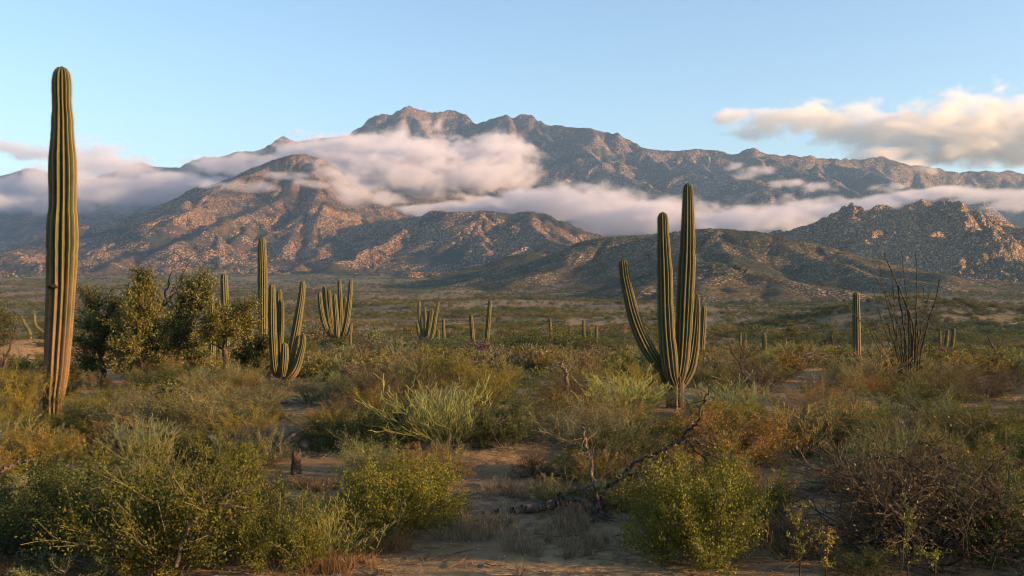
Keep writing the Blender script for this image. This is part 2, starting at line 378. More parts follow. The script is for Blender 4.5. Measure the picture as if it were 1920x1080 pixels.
rk.spurs(RP, 16, 330, .30, .8, 6, 4, 23, (-.5, .5), sub=6)
patch('boulder_hill', rk, M_rock, .2, .74, 640, 1000, 2150, 360, (12, 80), (24, 70, 5), (26, 11, .30), 100, 'craggy hill of piled orange granite boulders catching the sun', rib=(12, 34))

# ------------------------------------------------------------------ the ground: one sheet round the camera out to the horizon
def ground_mat():
    t = NT('desert_ground'); G = t.node('ShaderNodeNewGeometry'); P = G.outputs['Position']
    dist = t.node('ShaderNodeVectorMath', {0: P}, operation='LENGTH').outputs['Value']
    n1 = t.noise(P, .9, 6, .65); n2 = t.noise(P, 7, 6, .7); n3 = t.noise(P, 60, 5, .7); n4 = t.noise(P, .12, 3, .6)
    sand = t.mix(t.sm(n1, .35, .65), (.28, .190, .088), (.40, .285, .140))
    sand = t.mix(t.sm(n4, .4, .65, 0, .6), sand, (.15, .098, .06))
    litter = t.mix(t.sm(n3, .4, .62), (.075, .052, .034), (.20, .135, .085))
    lm = t.math('MULTIPLY', t.sm(n2, .44, .60), t.sm(n1, .38, .52))
    near = t.mix(t.math('MULTIPLY', lm, .85), sand, litter)
    near = t.mix(t.sm(n3, .3, .75, .0, .45), near, (.11, .08, .055))
    # valley: soil with a cover of scrub too small to tell apart
    big = t.noise(P, 1/90, 5, .6, .6); mid = t.noise(P, 1/16, 4, .65); sml = t.noise(P, 1/2.6, 4, .7)
    soil = t.mix(t.sm(big, .4, .6), (.215, .155, .095), (.15, .115, .07))
    scr = t.mix(t.sm(mid, .4, .6), (.050, .056, .032), (.10, .105, .06))
    fm = t.math('MULTIPLY', t.sm(sml, .44, .54), t.sm(t.math('ADD', mid, t.math('MULTIPLY', big, .8)), .72, .98, .35, 1))
    farc = t.mix(fm, soil, scr)
    col = t.mix(t.sm(dist, 60, 200), near, farc)
    h = t.math('ADD', t.math('MULTIPLY', n2, .04), t.math('MULTIPLY', n3, .012))
    nb = t.bump(h, 1.0, .8)
    nb = t.bump(t.math('MULTIPLY', sml, t.sm(dist, 120, 500, 0, 1.0)), 1.2, .8, nb)
    return t.finish(t.bsdf(col, .95, nb, .08))
M_ground = ground_mat()
ang = np.radians(np.concatenate([np.linspace(-180, -36, 72, endpoint=False), np.linspace(-36, 36, 520, endpoint=False), np.linspace(36, 180, 72, endpoint=False)]))
rad = np.concatenate([[0.0], np.geomspace(.6, 6, 14, endpoint=False), np.geomspace(6, 60, 260, endpoint=False), np.geomspace(60, 3200, 240, endpoint=False), np.geomspace(3200, 26000, 30)])
A, R_ = np.meshgrid(ang, rad); GX = R_*np.sin(A); GY = R_*np.cos(A); GZ = ground_z(GX, GY)
# beyond the mountains the land falls back to a low plain
idx = np.arange(GX.size).reshape(GX.shape); nxt = np.roll(idx, -1, axis=1)
gq = np.stack([idx[:-1], nxt[:-1], nxt[1:], idx[1:]], -1).reshape(-1, 4)[:, ::-1]
link('ground', mesh_np('ground', np.stack([GX, GY, GZ], -1).reshape(-1, 3), quads=gq, mat=M_ground))
tag(bpy.data.objects['ground'], 'sandy desert ground littered with dry twigs', kind='structure')
print('terrain', round(time.time()-T0, 1), flush=True)
# ------------------------------------------------------------------ clouds: density computed per voxel, rendered as real volumes
def cloud_mat(name, dens, aniso=.05, col=(.82, .82, .89)):
    if dens == .0075: col = (1, .96, .88)  # warmth of low sunlight tinted into the right-hand sky cloud's own colour
    m = bpy.data.materials.new(name); m.use_nodes = True; n = m.node_tree.nodes; n.clear()
    out = n.new('ShaderNodeOutputMaterial'); v = n.new('ShaderNodeVolumePrincipled')
    v.inputs['Density'].default_value = dens; v.inputs['Anisotropy'].default_value = aniso; v.inputs['Color'].default_value = (*col, 1)
    v.inputs['Density Attribute'].default_value = 'density'
    m.node_tree.links.new(v.outputs[0], out.inputs['Volume'])
    return m

def cloud(name, blobs, vox, dens, noise_s, amp, seed, label, soft=.45, flat=.55, depth_ratio=1.6, lacy=0.0, cover=None):
    """blobs: (x, y, d, rx, rz) in photograph pixels; each an ellipsoid of real size at distance d"""
    B = []
    for x, y, d, rx, rz in blobs:
        p = pt(x, y, d); B.append((*p, rx/F*d, rx/F*d*depth_ratio if rx/F*d*depth_ratio < 420 else 420, rz/F*d))
    B = np.array(B); pad = 1.45
    lo = (B[:, :3]-B[:, 3:]*pad).min(0); hi = (B[:, :3]+B[:, 3:]*pad).max(0)
    n = np.maximum(np.ceil((hi-lo)/np.array(vox)).astype(int), 4); step = (hi-lo)/(n-1)
    g = [lo[k]+np.arange(n[k])*step[k] for k in range(3)]
    Z, Y, X = np.meshgrid(g[2], g[1], g[0], indexing='ij'); X = X.astype(np.float32); Y = Y.astype(np.float32); Z = Z.astype(np.float32)
    s = noise_s
    w = fbm3(X/(s*2.2), Y/(s*2.2), Z/(s*1.6), 2, seed+50)*s*.55
    f = np.full(X.shape, -9., np.float32)
    for bx, by, bz, rx, ry, rz in B:
        q = np.sqrt(((X+w-bx)/rx)**2+((Y-by)/ry)**2+((Z+w*.35-bz)/rz)**2)
        f = np.maximum(f, 1-q)
    nz = fbm3((X+w)/s, Y/s, (Z+w)/(s*flat), 5, seed, .56)
    bil = 1-np.abs(fbm3(X/(s*.7), Y/(s*.7), Z/(s*.6), 3, seed+9))*2.2
    v = f*1.2+(nz*1.5+bil*.3-.25)*amp
    D = np.clip(v/soft, 0, 1)**1.3
    if lacy: D = D*sstep(-lacy, .35, nz)
    D[0] = D[-1] = 0; D[:, 0] = D[:, -1] = 0; D[:, :, 0] = D[:, :, -1] = 0
    me = bpy.data.meshes.new(name+'_density'); N = D.size; me.vertices.add(N)
    me.vertices.foreach_set('co', np.zeros(N*3, np.float32))
    a = me.attributes.new('dens', 'FLOAT', 'POINT'); a.data.foreach_set('value', D.ravel())
    o = link(name, me)
    ng = bpy.data.node_groups.new(name, 'GeometryNodeTree')
    ng.interface.new_socket('Geometry', in_out='INPUT', socket_type='NodeSocketGeometry'); ng.interface.new_socket('Geometry', in_out='OUTPUT', socket_type='NodeSocketGeometry')
    N_ = ng.nodes; L_ = ng.links; gi = N_.new('NodeGroupInput'); go = N_.new('NodeGroupOutput')
    vc = N_.new('GeometryNodeVolumeCube')
    vc.inputs['Min'].default_value = lo; vc.inputs['Max'].default_value = hi
    for ax, k in zip('XYZ', range(3)): vc.inputs['Resolution '+ax].default_value = int(n[k])
    pos = N_.new('GeometryNodeInputPosition'); sep = N_.new('ShaderNodeSeparateXYZ'); L_.new(pos.outputs[0], sep.inputs[0])
    def m_(op, a, b=None):
        q = N_.new('ShaderNodeMath'); q.operation = op
        for i, vv in enumerate((a, b)):
            if vv is None: continue
            if isinstance(vv, bpy.types.NodeSocket): L_.new(vv, q.inputs[i])
            else: q.inputs[i].default_value = vv
        return q.outputs[0]
    ii = [m_('ROUND', m_('DIVIDE', m_('SUBTRACT', sep.outputs[k], float(lo[k])), float(step[k]))) for k in range(3)]
    index = m_('ADD', ii[0], m_('MULTIPLY', m_('ADD', ii[1], m_('MULTIPLY', ii[2], float(n[1]))), float(n[0])))
    na = N_.new('GeometryNodeInputNamedAttribute'); na.data_type = 'FLOAT'; na.inputs[0].default_value = 'dens'
    si = N_.new('GeometryNodeSampleIndex'); si.data_type = 'FLOAT'; L_.new(gi.outputs[0], si.inputs['Geometry'])
    L_.new(na.outputs[0], si.inputs['Value']); L_.new(index, si.inputs['Index']); L_.new(si.outputs[0], vc.inputs['Density'])
    sm_ = N_.new('GeometryNodeSetMaterial'); mt = cloud_mat(name+'_vapour', dens); sm_.inputs['Material'].default_value = mt
    L_.new(vc.outputs[0], sm_.inputs[0]); L_.new(sm_.outputs[0], go.inputs[0])
    me.materials.append(mt)
    md = o.modifiers.new('voxels', 'NODES'); md.node_group = ng
    tag(o, label, 'cloud', kind='stuff')
    print(name, n, N, round(time.time()-T0, 1), flush=True)
    return o

cloud('cloud', [(640, 292, 3900, 95, 30), (580, 285, 4000, 55, 22), (720, 300, 3900, 100, 38), (800, 300, 3850, 85, 42), (700, 328, 3800, 90, 34), (780, 340, 3700, 90, 26),
                (870, 326, 3850, 80, 42), (930, 300, 4000, 70, 36), (960, 285, 4050, 38, 24), (890, 335, 3800, 75, 22), (680, 318, 3850, 60, 40), (955, 330, 3950, 55, 24), (740, 275, 4200, 70, 16), (850, 285, 4150, 45, 16)],
      (7, 15, 5.5), .012, 70, 1.15, 3, 'broad grey pink cloud draped over the slope below the summit')
cloud('cloud', [(715, 396, 3250, 50, 7), (785, 395, 3250, 70, 9), (860, 393, 3250, 70, 11), (930, 387, 3250, 70, 16), (1000, 378, 3250, 75, 24), (1070, 384, 3200, 80, 34), (1140, 400, 3100, 90, 42), (1220, 410, 3000, 90, 38),
                (1300, 412, 3000, 90, 36), (1380, 410, 3000, 90, 34), (1460, 405, 3000, 80, 30), (1540, 392, 3050, 70, 20), (1620, 385, 3050, 60, 14), (1690, 370, 3050, 60, 14), (1760, 362, 3050, 60, 14), (1840, 372, 3050, 70, 12), (1920, 380, 3050, 70, 12)],
      (8, 18, 5.5), .013, 70, .8, 8, 'long low fog bank lying behind the scrub hills', flat=.4)
cloud('cloud', [(-60, 345, 4300, 90, 22), (20, 350, 4300, 70, 26), (60, 285, 4700, 60, 10), (10, 275, 4700, 50, 9), (100, 350, 4200, 70, 30), (165, 310, 4250, 62, 46), (205, 305, 4250, 50, 42), (240, 320, 4200, 60, 36), (290, 335, 4200, 60, 26), (130, 345, 4100, 80, 40), (200, 365, 4100, 110, 28), (300, 350, 4100, 80, 26),
                (370, 345, 4100, 70, 20), (430, 312, 4300, 70, 12), (500, 300, 4300, 60, 11), (380, 312, 4400, 50, 10), (60, 385, 4000, 120, 14)],
      (9, 20, 6.5), .008, 80, .95, 13, 'pink tipped cloud spilling down the left end of the range')
cloud('cloud', [(1440, 225, 5200, 60, 18), (1500, 230, 5200, 70, 26), (1570, 235, 5150, 70, 30), (1640, 248, 5100, 80, 38), (1710, 255, 5100, 85, 50), (1790, 250, 5100, 90, 60), (1870, 245, 5100, 85, 58), (1950, 245, 5100, 95, 60), (1640, 300, 5000, 60, 20), (1690, 312, 4700, 40, 14), (1730, 322, 4500, 40, 10), (1380, 218, 5200, 40, 12), (1420, 250, 5200, 40, 12), (2050, 235, 5100, 100, 50),
                (1690, 295, 5050, 60, 20), (1800, 285, 5050, 90, 22), (1900, 285, 5050, 90, 24), (2200, 240, 5100, 110, 40)],
      (12, 24, 8.5), .0075, 100, .95, 21, 'large peach cloud glowing in the sky at the right above the range')
cloud('cloud', [(612, 322, 2950, 34, 14), (640, 345, 2880, 44, 22), (680, 362, 2800, 52, 20), (725, 372, 2800, 46, 14), (600, 300, 3020, 26, 9)],
      (7, 12, 5), .008, 50, .9, 63, 'cloud spilling over the right shoulder of the front mountain')
cloud('cloud', [(1410, 325, 3500, 40, 9), (1470, 345, 3450, 35, 8), (1375, 312, 3600, 20, 9), (1530, 350, 3400, 45, 8), (1660, 352, 3400, 40, 9)],
      (8, 14, 5), .012, 45, .7, 33, 'thin torn mist hanging on the slopes right of the tall cactus', lacy=.3)
cloud('cloud', [(540, 330, 2850, 45, 8), (470, 352, 2900, 55, 8), (585, 345, 2800, 35, 7), (410, 345, 3000, 40, 9)],
      (8, 14, 5), .008, 45, .7, 43, 'thin mist brushing the shoulder of the front mountain', lacy=.3)
# ------------------------------------------------------------------ the air between here and the mountains
hz = NT('valley_air'); hv = hz.node('ShaderNodeVolumePrincipled', {'Color': (.40, .66, 1.0), 'Density': 6.5e-5, 'Anisotropy': .2})
hz.l.new(hv.outputs[0], hz.out.inputs['Volume'])
hzV = [(x, y, z) for x in (-6500, 6500) for y in (-300, 7000) for z in (-80, 960)]
link('haze', mesh_np('haze', hzV, quads=[(0, 1, 3, 2), (4, 6, 7, 5), (0, 4, 5, 1), (2, 3, 7, 6), (0, 2, 6, 4), (1, 5, 7, 3)], smooth=False, mat=hz.mat))
tag(bpy.data.objects['haze'], 'faint blue air between the desert and the range', kind='stuff')
print('clouds', round(time.time()-T0, 1), flush=True)
# ------------------------------------------------------------------ cacti
def gz(x, y): return float(ground_z(np.array([x]), np.array([y]))[0])

def cactus_mat(name, woodcol=(.165, .100, .046)):
    t = NT(name); P = t.node('ShaderNodeTexCoord').outputs['Object']
    rib = t.attr('rib').outputs['Fac']; ln = t.attr('along').outputs['Fac']; wd = t.attr('woody').outputs['Fac']; ri = t.attr('ribid').outputs['Fac']
    n1 = t.noise(P, 2.2, 5, .65); n2 = t.noise(P, 14, 5, .7); n3 = t.noise(P, 70, 3, .6)
    skin = t.mix(t.sm(n1, .35, .65), (.050, .054, .018), (.094, .086, .026))
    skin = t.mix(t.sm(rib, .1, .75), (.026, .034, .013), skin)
    skin = t.mix(t.sm(n2, .5, .7, 0, .5), skin, (.15, .13, .06))
    w = t.math('ADD', wd, t.math('MULTIPLY', t.math('SUBTRACT', n1, .5), .9))
    wood = t.mix(t.sm(n2, .35, .65), tuple(c*.6 for c in woodcol), woodcol)
    wood = t.mix(t.sm(n3, .4, .7, 0, .4), wood, (.16, .13, .11))
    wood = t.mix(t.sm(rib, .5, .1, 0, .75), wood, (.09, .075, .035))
    body = t.mix(t.sm(w, .3, .75), skin, wood)
    # corky crest of every rib with its row of areoles
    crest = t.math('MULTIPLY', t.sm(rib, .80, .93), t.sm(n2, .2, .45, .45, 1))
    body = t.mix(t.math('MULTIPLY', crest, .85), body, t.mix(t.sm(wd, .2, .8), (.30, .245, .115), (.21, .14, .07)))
    ph = t.math('FRACT', t.math('ADD', t.math('MULTIPLY', ln, 22), t.math('MULTIPLY', ri, .37)))
    dot = t.math('MULTIPLY', t.sm(t.math('ABSOLUTE', t.math('SUBTRACT', ph, .5)), .36, .22), t.sm(rib, .82, .92))
    body = t.mix(t.math('MULTIPLY', dot, .85), body, (.035, .025, .018))
    # dark scars
    sc = t.math('MULTIPLY', t.sm(t.noise(P, 5, 4, .7), .60, .68), t.sm(n2, .45, .6))
    body = t.mix(t.math('MULTIPLY', sc, .7), body, (.05, .035, .025))
    nb = t.bump(t.math('ADD', t.math('MULTIPLY', n2, .5), t.math('MULTIPLY', n3, .25)), .02, .7)
    return t.finish(t.bsdf(body, .75, nb, .25))
M_cactus = cactus_mat('cactus_skin')
tm = NT('cactus_spines'); M_spine = tm.finish(tm.bsdf((.10, .07, .05), .8))
tm = NT('cactus_scar'); M_scar = tm.finish(tm.bsdf(tm.mix(tm.sm(tm.noise(tm.node('ShaderNodeTexCoord').outputs['Object'], 30, 4), .4, .6), (.012, .008, .006), (.05, .03, .02)), .95))

def catmull(P, n):
    P = [np.array(p, float) for p in P]; P = [2*P[0]-P[1]]+P+[2*P[-1]-P[-2]]; out = []
    for i in range(1, len(P)-2):
        for k in range(n):
            t = k/n; a, b, c, d = P[i-1:i+3]
            out.append(.5*((2*b)+(-a+c)*t+(2*a-5*b+4*c-d)*t*t+(-a+3*b-3*c+d)*t**3))
    out.append(P[-2]); return np.array(out)

def stem_mesh(name, path, ribs=14, depth=.17, woody=(0, 0), dome=1.0, seed=0, per=6, twist=0.0, spines=False, scallop=.0):
    """path: list of (x, y, z, radius) from the foot to the tip; a ribbed stem with a rounded tip"""
    C = catmull(path, 8); L = np.concatenate([[0], np.cumsum(np.linalg.norm(np.diff(C[:, :3], axis=0), axis=1))])
    tot = L[-1]; Rt = C[-1, 3]; rmean = C[:, 3].mean()
    n = int(min(max(tot/(rmean*.35), 16), 130)); s = np.linspace(0, 1, n)*tot
    # crowd rings towards the tip
    tip = Rt*1.5*dome; s = np.concatenate([s[s < tot-tip], tot-tip*np.cos(np.linspace(0, math.pi/2, 9))[::1]]) if tip < tot else s
    c = np.stack([np.interp(s, L, C[:, k]) for k in range(4)], 1); r = c[:, 3].copy()
    q = np.clip((s-(tot-tip))/tip, 0, 1); r = r*np.sqrt(np.clip(1-q**2.2, 0.0004, 1))
    rg = np.random.RandomState(seed+91)
    for q0 in rg.uniform(.12, .9, 1+int(tot/1.1)): r = r*(1-rg.uniform(.02, .075)*np.exp(-((s/tot-q0)*tot/(rmean*.35))**2))
    r = r*(1+.035*vn2(s*3.0/max(rmean, .05)*.2+seed*7.7, s*0+seed, seed))
    T = np.gradient(c[:, :3], axis=0); T /= np.linalg.norm(T, axis=1)[:, None]+1e-9
    U = np.zeros_like(T); u = np.cross(T[0], (0, 1, .01)); u /= np.linalg.norm(u)
    for i in range(len(T)):
        u = u-T[i]*np.dot(u, T[i]); u /= np.linalg.norm(u); U[i] = u
    W = np.cross(T, U); m = ribs*per
    th = np.arange(m)/m*2*math.pi; ph = (np.arange(m) % per)/per
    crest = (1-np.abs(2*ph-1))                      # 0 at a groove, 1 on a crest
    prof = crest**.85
    rs = np.random.RandomState(seed+5); ribvar = 1+rs.uniform(-.025, .025, ribs)[(np.arange(m)//per)]
    dep = depth*np.clip(1-q**4, .3, 1)
    rad = r[:, None]*(1-dep[:, None]*(1-prof[None, :]))*ribvar[None, :]
    tw = twist*s/max(tot, .1)
    tw = tw+.10*vn2(s*.8+seed, s*0+3.3, seed+3)*.5
    a = th[None, :]+tw[:, None]
    V = c[:, None, :3]+rad[:, :, None]*(np.cos(a)[:, :, None]*U[:, None]+np.sin(a)[:, :, None]*W[:, None])
    nr = len(s); idx = np.arange(nr*m).reshape(nr, m); nx = np.roll(idx, -1, 1)
    quads = np.stack([idx[:-1], nx[:-1], nx[1:], idx[1:]], -1).reshape(-1, 4)
    wdy = np.interp(s/tot, [0, .18, .5, 1], [woody[0], woody[0]*.8+woody[1]*.2, woody[1], 0]) if len(woody) == 2 else np.interp(s/tot, np.linspace(0, 1, len(woody)), woody)
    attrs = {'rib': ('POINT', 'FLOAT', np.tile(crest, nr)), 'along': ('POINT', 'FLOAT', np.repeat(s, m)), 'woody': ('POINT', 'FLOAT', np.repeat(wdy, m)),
             'ribid': ('POINT', 'FLOAT', np.tile((np.arange(m)//per)*1.0, nr))}
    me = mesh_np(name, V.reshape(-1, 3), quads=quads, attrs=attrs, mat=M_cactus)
    sp = None
    if spines:
        SV = []; ST = []; k = 0
        for j in range(ribs):
            col = j*per+per//2; ss = np.arange(.05+(j % 3)*.012, tot-.02, .04)
            P_ = np.stack([np.interp(ss, s, V[:, col, x]) for x in range(3)], 1); Cc = np.stack([np.interp(ss, s, c[:, x]) for x in range(3)], 1)
            N_ = P_-Cc; N_ /= np.linalg.norm(N_, axis=1)[:, None]+1e-9
            for e in range(3):
                d = N_+rs.uniform(-.8, .8, N_.shape); d /= np.linalg.norm(d, axis=1)[:, None]
                side = np.cross(d, rs.uniform(-1, 1, d.shape)); side /= np.linalg.norm(side, axis=1)[:, None]+1e-9
                ln = rs.uniform(.018, .042, (len(ss), 1))
                a0 = P_-side*.0032-N_*.004; b0 = P_+side*.0032-N_*.004; t0 = P_+d*ln
                SV.append(np.stack([a0, b0, t0], 1).reshape(-1, 3)); ST.append(np.arange(len(ss)*3).reshape(-1, 3)+k); k += len(ss)*3
        sp = mesh_np(name+'_spines', np.concatenate(SV), tris=np.concatenate(ST), smooth=False, mat=M_spine)
    return me, sp

def cactus(name, label, stems, d, group=None, spines=False, cat='cactus', ribs=13, dz=0.0, depth=.24):
    """stems: list of dicts: pix=[(x, y, halfwidth_px[, forward])...] foot to tip, woody=(a, b), name='trunk'/'arm'"""
    f = stems[0]['pix'][0]; bx = pt(f[0], 0, d)[0]; bz = gz(bx, d)
    root = bpy.data.objects.new(name, None); COL.objects.link(root); root.location = (bx, d, bz); root.empty_display_size = .3
    tag(root, label, cat, group)
    for i, st in enumerate(stems):
        path = []
        for q in st['pix']:
            dd = d+(q[3] if len(q) > 3 else 0); p = pt(q[0], q[1], dd); path.append([p[0]-bx, p[1]-d, p[2]-bz, q[2]/F*dd])
        if st.get('ground', i == 0):
            p0 = path[0]; path.insert(0, [p0[0], p0[1], min(-.12, p0[2]-.3), p0[3]*1.02])
        me, sp = stem_mesh(st.get('name', 'arm'), path, st.get('ribs', ribs), st.get('depth', depth), st.get('woody', (.5, 0)), st.get('dome', 1.0), i*11+int(d*3), twist=st.get('twist', 0), spines=spines, per=8 if spines else 6)
        o = link(st.get('name', 'arm'), me, root)
        if st.get('plabel'): o['label'] = st['plabel']
        if sp: link('spines', sp, o)['kind'] = 'stuff'
    return root

# the tall single column at the left
L = [(100, 782, 18.3), (101, 740, 19.6), (105.5, 700, 21.5), (109, 640, 24), (112, 580, 24.6), (114, 540, 26.2), (116.3, 480, 28.2), (117, 440, 28.2), (117.2, 405, 27), (117.3, 396, 25.2), (117.5, 385, 24.8),
     (117.5, 340, 24.8), (117.2, 300, 24.2), (117, 260, 22.6), (117, 225, 20), (116, 196, 17.8), (115.6, 186, 16.9), (115.6, 176, 17.6), (115.5, 155, 16.8), (115.5, 138, 14.5), (115.5, 124, 11.5)]
tall = cactus('column_cactus', 'tall single column cactus with orange woody base and dark gash, far left', [dict(pix=L, name='trunk', woody=(.5, .65, .7, .6, .45, .3, .2, .1, .05, 0, 0), ribs=14, depth=.32)], 19.4, spines=True)
# the dark gash across its ribs
gs = []
for k in range(9):
    x = 89+k*2.6; gs.append(pt(x, 537+math.sin(k*1.9)*1.2, 19.4-.27-.01*math.sin(k/8*math.pi)))
gv = []; gf = []
for k, p in enumerate(gs):
    hh = .030*math.sin((k+.6)/9.4*math.pi)+.008; yy = p[1]-.02*math.sin(k/8*math.pi)
    for j in range(6):
        a = j/6*2*math.pi; gv.append((p[0], yy+.035*math.cos(a), p[2]+hh*math.sin(a)+.008*math.sin(k*5.1)))
    if k: gf += [((k-1)*6+j, (k-1)*6+(j+1) % 6, k*6+(j+1) % 6, k*6+j) for j in range(6)]
gme = mesh_np('gash', np.array(gv)-np.array(tall.location), quads=gf, mat=M_scar); link('gash', gme, tall)['label'] = 'dark gash across the ribs of the trunk'

# the big branching cactus right of centre
big = cactus('branching_cactus', 'large cactus with four ribbed arms rising from a woody base, right of centre', [
    dict(name='trunk', pix=[(1268, 762, 16), (1268, 742, 14.5), (1268, 722, 16), (1267, 700, 17, -.02)], woody=(1.3, 1.3, 1.3, 1.2), ribs=11, dome=.3),
    dict(name='arm', plabel='tallest arm reaching above the fog bank', ground=False, pix=[(1270, 722, 8, -.03), (1275, 700, 12.5, -.03), (1279, 670, 13.5), (1282, 630, 14.5), (1284, 585, 16), (1286, 540, 16), (1288, 497, 15.5), (1289.5, 450, 14), (1290, 410, 11.8), (1290, 370, 10), (1290, 343, 8.4)], woody=(.5, .05)),
    dict(name='arm', plabel='second tallest arm, straight up in the middle', ground=False, pix=[(1266, 722, 8, -.08), (1259, 703, 13, -.14), (1255, 680, 16, -.16), (1251, 640, 16.3, -.14), (1248, 590, 15.5, -.12), (1247, 540, 15, -.1), (1246, 500, 14, -.1), (1244, 455, 11.8, -.1), (1243, 425, 10.5, -.1), (1242.5, 397, 9, -.1)], woody=(.45, 0)),
    dict(name='arm', plabel='long arm sweeping out to the left', ground=False, pix=[(1262, 742, 9, .1), (1252, 715, 9.5, .08), (1240, 690, 9.5, 0), (1226, 672, 12, -.05), (1212, 650, 13, -.08), (1198, 620, 12.8, -.08), (1187, 588, 12, -.08), (1178, 550, 10.6, -.06), (1171.5, 518, 9.6), (1168, 486, 8)], woody=(.45, 0)),
    dict(name='arm', plabel='short arm bending up at the right', ground=False, pix=[(1275, 726, 8, .06), (1284, 708, 11.5, .1), (1291, 690, 13.5, .14), (1297, 662, 13, .16), (1301, 630, 11.5, .18), (1304, 600, 9, .2), (1305, 575, 7.6, .2), (1304.5, 549, 6, .2)], woody=(.45, 0)),
    dict(name='stub', plabel='dark dead stub on the left of the base', ground=True, pix=[(1255, 750, 7, .1), (1248, 715, 6.5, .1), (1243, 690, 7, .05)], woody=(.4, .5), ribs=8)],
    20.6, spines=True, ribs=12, depth=.30)

cactus('branching_cactus', 'many armed cactus with curved arms fanning from a woody foot beside the mesquite thicket', [
    dict(name='trunk', pix=[(526, 716, 9), (527, 706, 10), (530, 697, 10), (533, 690, 6)], woody=(1, 1), dome=.3, ribs=9),
    dict(pix=[(524, 710, 5), (517, 695, 7.5), (514, 670, 7.8), (511.5, 620, 8), (510.5, 575, 7.6), (510, 532, 5.6)], ground=False, woody=(.5, .15)),
    dict(pix=[(526, 705, 5, .2), (524, 665, 6, .3), (525.5, 630, 6.8, .35), (526.5, 590, 6.5, .35), (527, 561, 5, .35)], ground=False),
    dict(pix=[(527, 705, 5, .5), (521, 650, 6, .7), (523, 580, 6, .8), (524, 542, 4.8, .8)], ground=False),
    dict(pix=[(530, 710, 5), (536, 694, 8), (545, 668, 8), (551, 640, 8), (556.5, 612, 8), (561, 585, 7.4), (565.5, 556, 6.8), (568, 526, 5)], ground=False, woody=(.8, .3)),
    dict(pix=[(532, 713, 5, -.1), (545, 704, 9, -.12), (556, 688, 8.5, -.12), (563, 665, 7.2, -.1), (568, 645, 6, -.1), (569.5, 626, 4.4, -.1)], ground=False, woody=(1, .3)),
    dict(pix=[(530, 705, 5, -.3), (532, 688, 7.5, -.35), (533.5, 665, 8, -.35), (534, 642, 6, -.35)], ground=False)], 27.5, ribs=11)
cactus('column_cactus', 'tall lone column cactus rising behind the many armed cactus', [dict(name='trunk', pix=[(492.5, 640, 8.8), (492.5, 600, 9.2), (492.5, 540, 9.4), (492, 500, 9), (491.5, 470, 8.2), (491.5, 444, 6.2)], woody=(.4, .1), ribs=13)], 34)
cactus('branching_cactus', 'cactus of many upright arms standing alone in the scrub against the grey plain', [
    dict(name='trunk', pix=[(634, 650, 7), (635, 640, 8), (635, 632, 6)], woody=(1, 1), dome=.3, ribs=9),
    dict(pix=[(628, 640, 4), (616, 628, 5), (606, 600, 5), (601, 572, 4.8), (599, 547, 3.6)], ground=False),
    dict(pix=[(630, 640, 4, .4), (619, 622, 5, .6), (612, 590, 5, .7), (609, 560, 4.5, .7), (607.5, 536, 3.4, .7)], ground=False),
    dict(pix=[(630, 638, 4, 1), (621, 605, 5, 1.2), (618, 570, 4.4, 1.2), (616.5, 543, 3.4, 1.2)], ground=False),
    dict(pix=[(634, 646, 5, -.5), (632, 625, 5.4, -.6), (630, 590, 5.2, -.6), (627, 551, 4, -.6)], ground=False),
    dict(pix=[(636, 640, 4, .5), (639, 605, 5, .6), (638, 565, 4.8, .6), (636.2, 525, 3.6, .6)], ground=False),
    dict(pix=[(638, 640, 4, 1.2), (644, 610, 4.6, 1.4), (646.5, 585, 4.2, 1.4), (647, 556, 3.2, 1.4)], ground=False),
    dict(pix=[(638, 645, 5), (646, 620, 5.4), (652, 590, 5.4), (656, 555, 4.8), (658, 524, 3.6)], ground=False),
    dict(pix=[(638, 648, 5, -.4), (647, 638, 5.4, -.5), (655, 625, 5, -.5), (658.5, 608, 3.8, -.5)], ground=False, woody=(1, .4))], 62, ribs=10)
cactus('branching_cactus', 'slender many armed cactus left of the leaning pair in the middle distance', [
    dict(name='trunk', pix=[(797, 650, 4.5), (797, 640, 4.5), (796, 632, 4)], woody=(1, 1), dome=.3, ribs=8),
    dict(pix=[(795, 642, 3), (790, 625, 3.4), (786.5, 600, 3.6), (785.5, 564, 2.6)], ground=False),
    dict(pix=[(793, 642, 3, -.5), (786, 628, 3.2, -.6), (782, 606, 2.6, -.6)], ground=False),
    dict(pix=[(796, 642, 3, .6), (797, 610, 3.2, .6), (796, 576, 2.4, .6)], ground=False),
    dict(pix=[(798, 642, 3), (801, 615, 3.4), (805, 582, 2.4)], ground=False),
    dict(pix=[(799, 642, 3, .8), (806, 610, 3, .9), (811, 581, 2.2, .9)], ground=False),
    dict(pix=[(800, 646, 3.5, -.3), (811, 625, 4, -.3), (816, 596, 3.8, -.3), (822, 566, 2.6, -.3)], ground=False)], 74, ribs=9)
def post(x, yb, yt, w, d, label, lean=0, group=None, woody=(.5, .15)):
    ym = (yb+yt)/2
    return cactus('column_cactus', label, [dict(name='trunk', pix=[(x+lean*.0, yb, w), (x+lean*.35, (yb*2+yt)/3, w*1.06), (x+lean*.7, (yb+yt*2)/3, w*1.02), (x+lean, yt, w*.8)], woody=woody, ribs=10)], d, group)
post(821, 655, 616, 3.4, 73, 'short thick cactus post just right of the slender many armed cactus')
post(833, 650, 597, 2.9, 75, 'thin straight cactus post right of the slender many armed cactus', -2)
post(889, 668, 590, 4.4, 66, 'left hand cactus of the leaning pair, blackened at its foot', -6, woody=(.2, .1))
post(910, 668, 562, 4.4, 66.5, 'taller right hand cactus of the leaning pair with a blackened lower half', 9, woody=(.2, .1))
post(1034, 655, 596, 3, 82, 'lone thin cactus post midway between the leaning pair and the large cactus', -3)
post(1095, 656, 599, 3.1, 86, 'left and tallest of three thin cactus posts left of the large cactus', -1)
post(1107, 656, 620, 2.4, 88, 'short middle one of three thin cactus posts left of the large cactus')
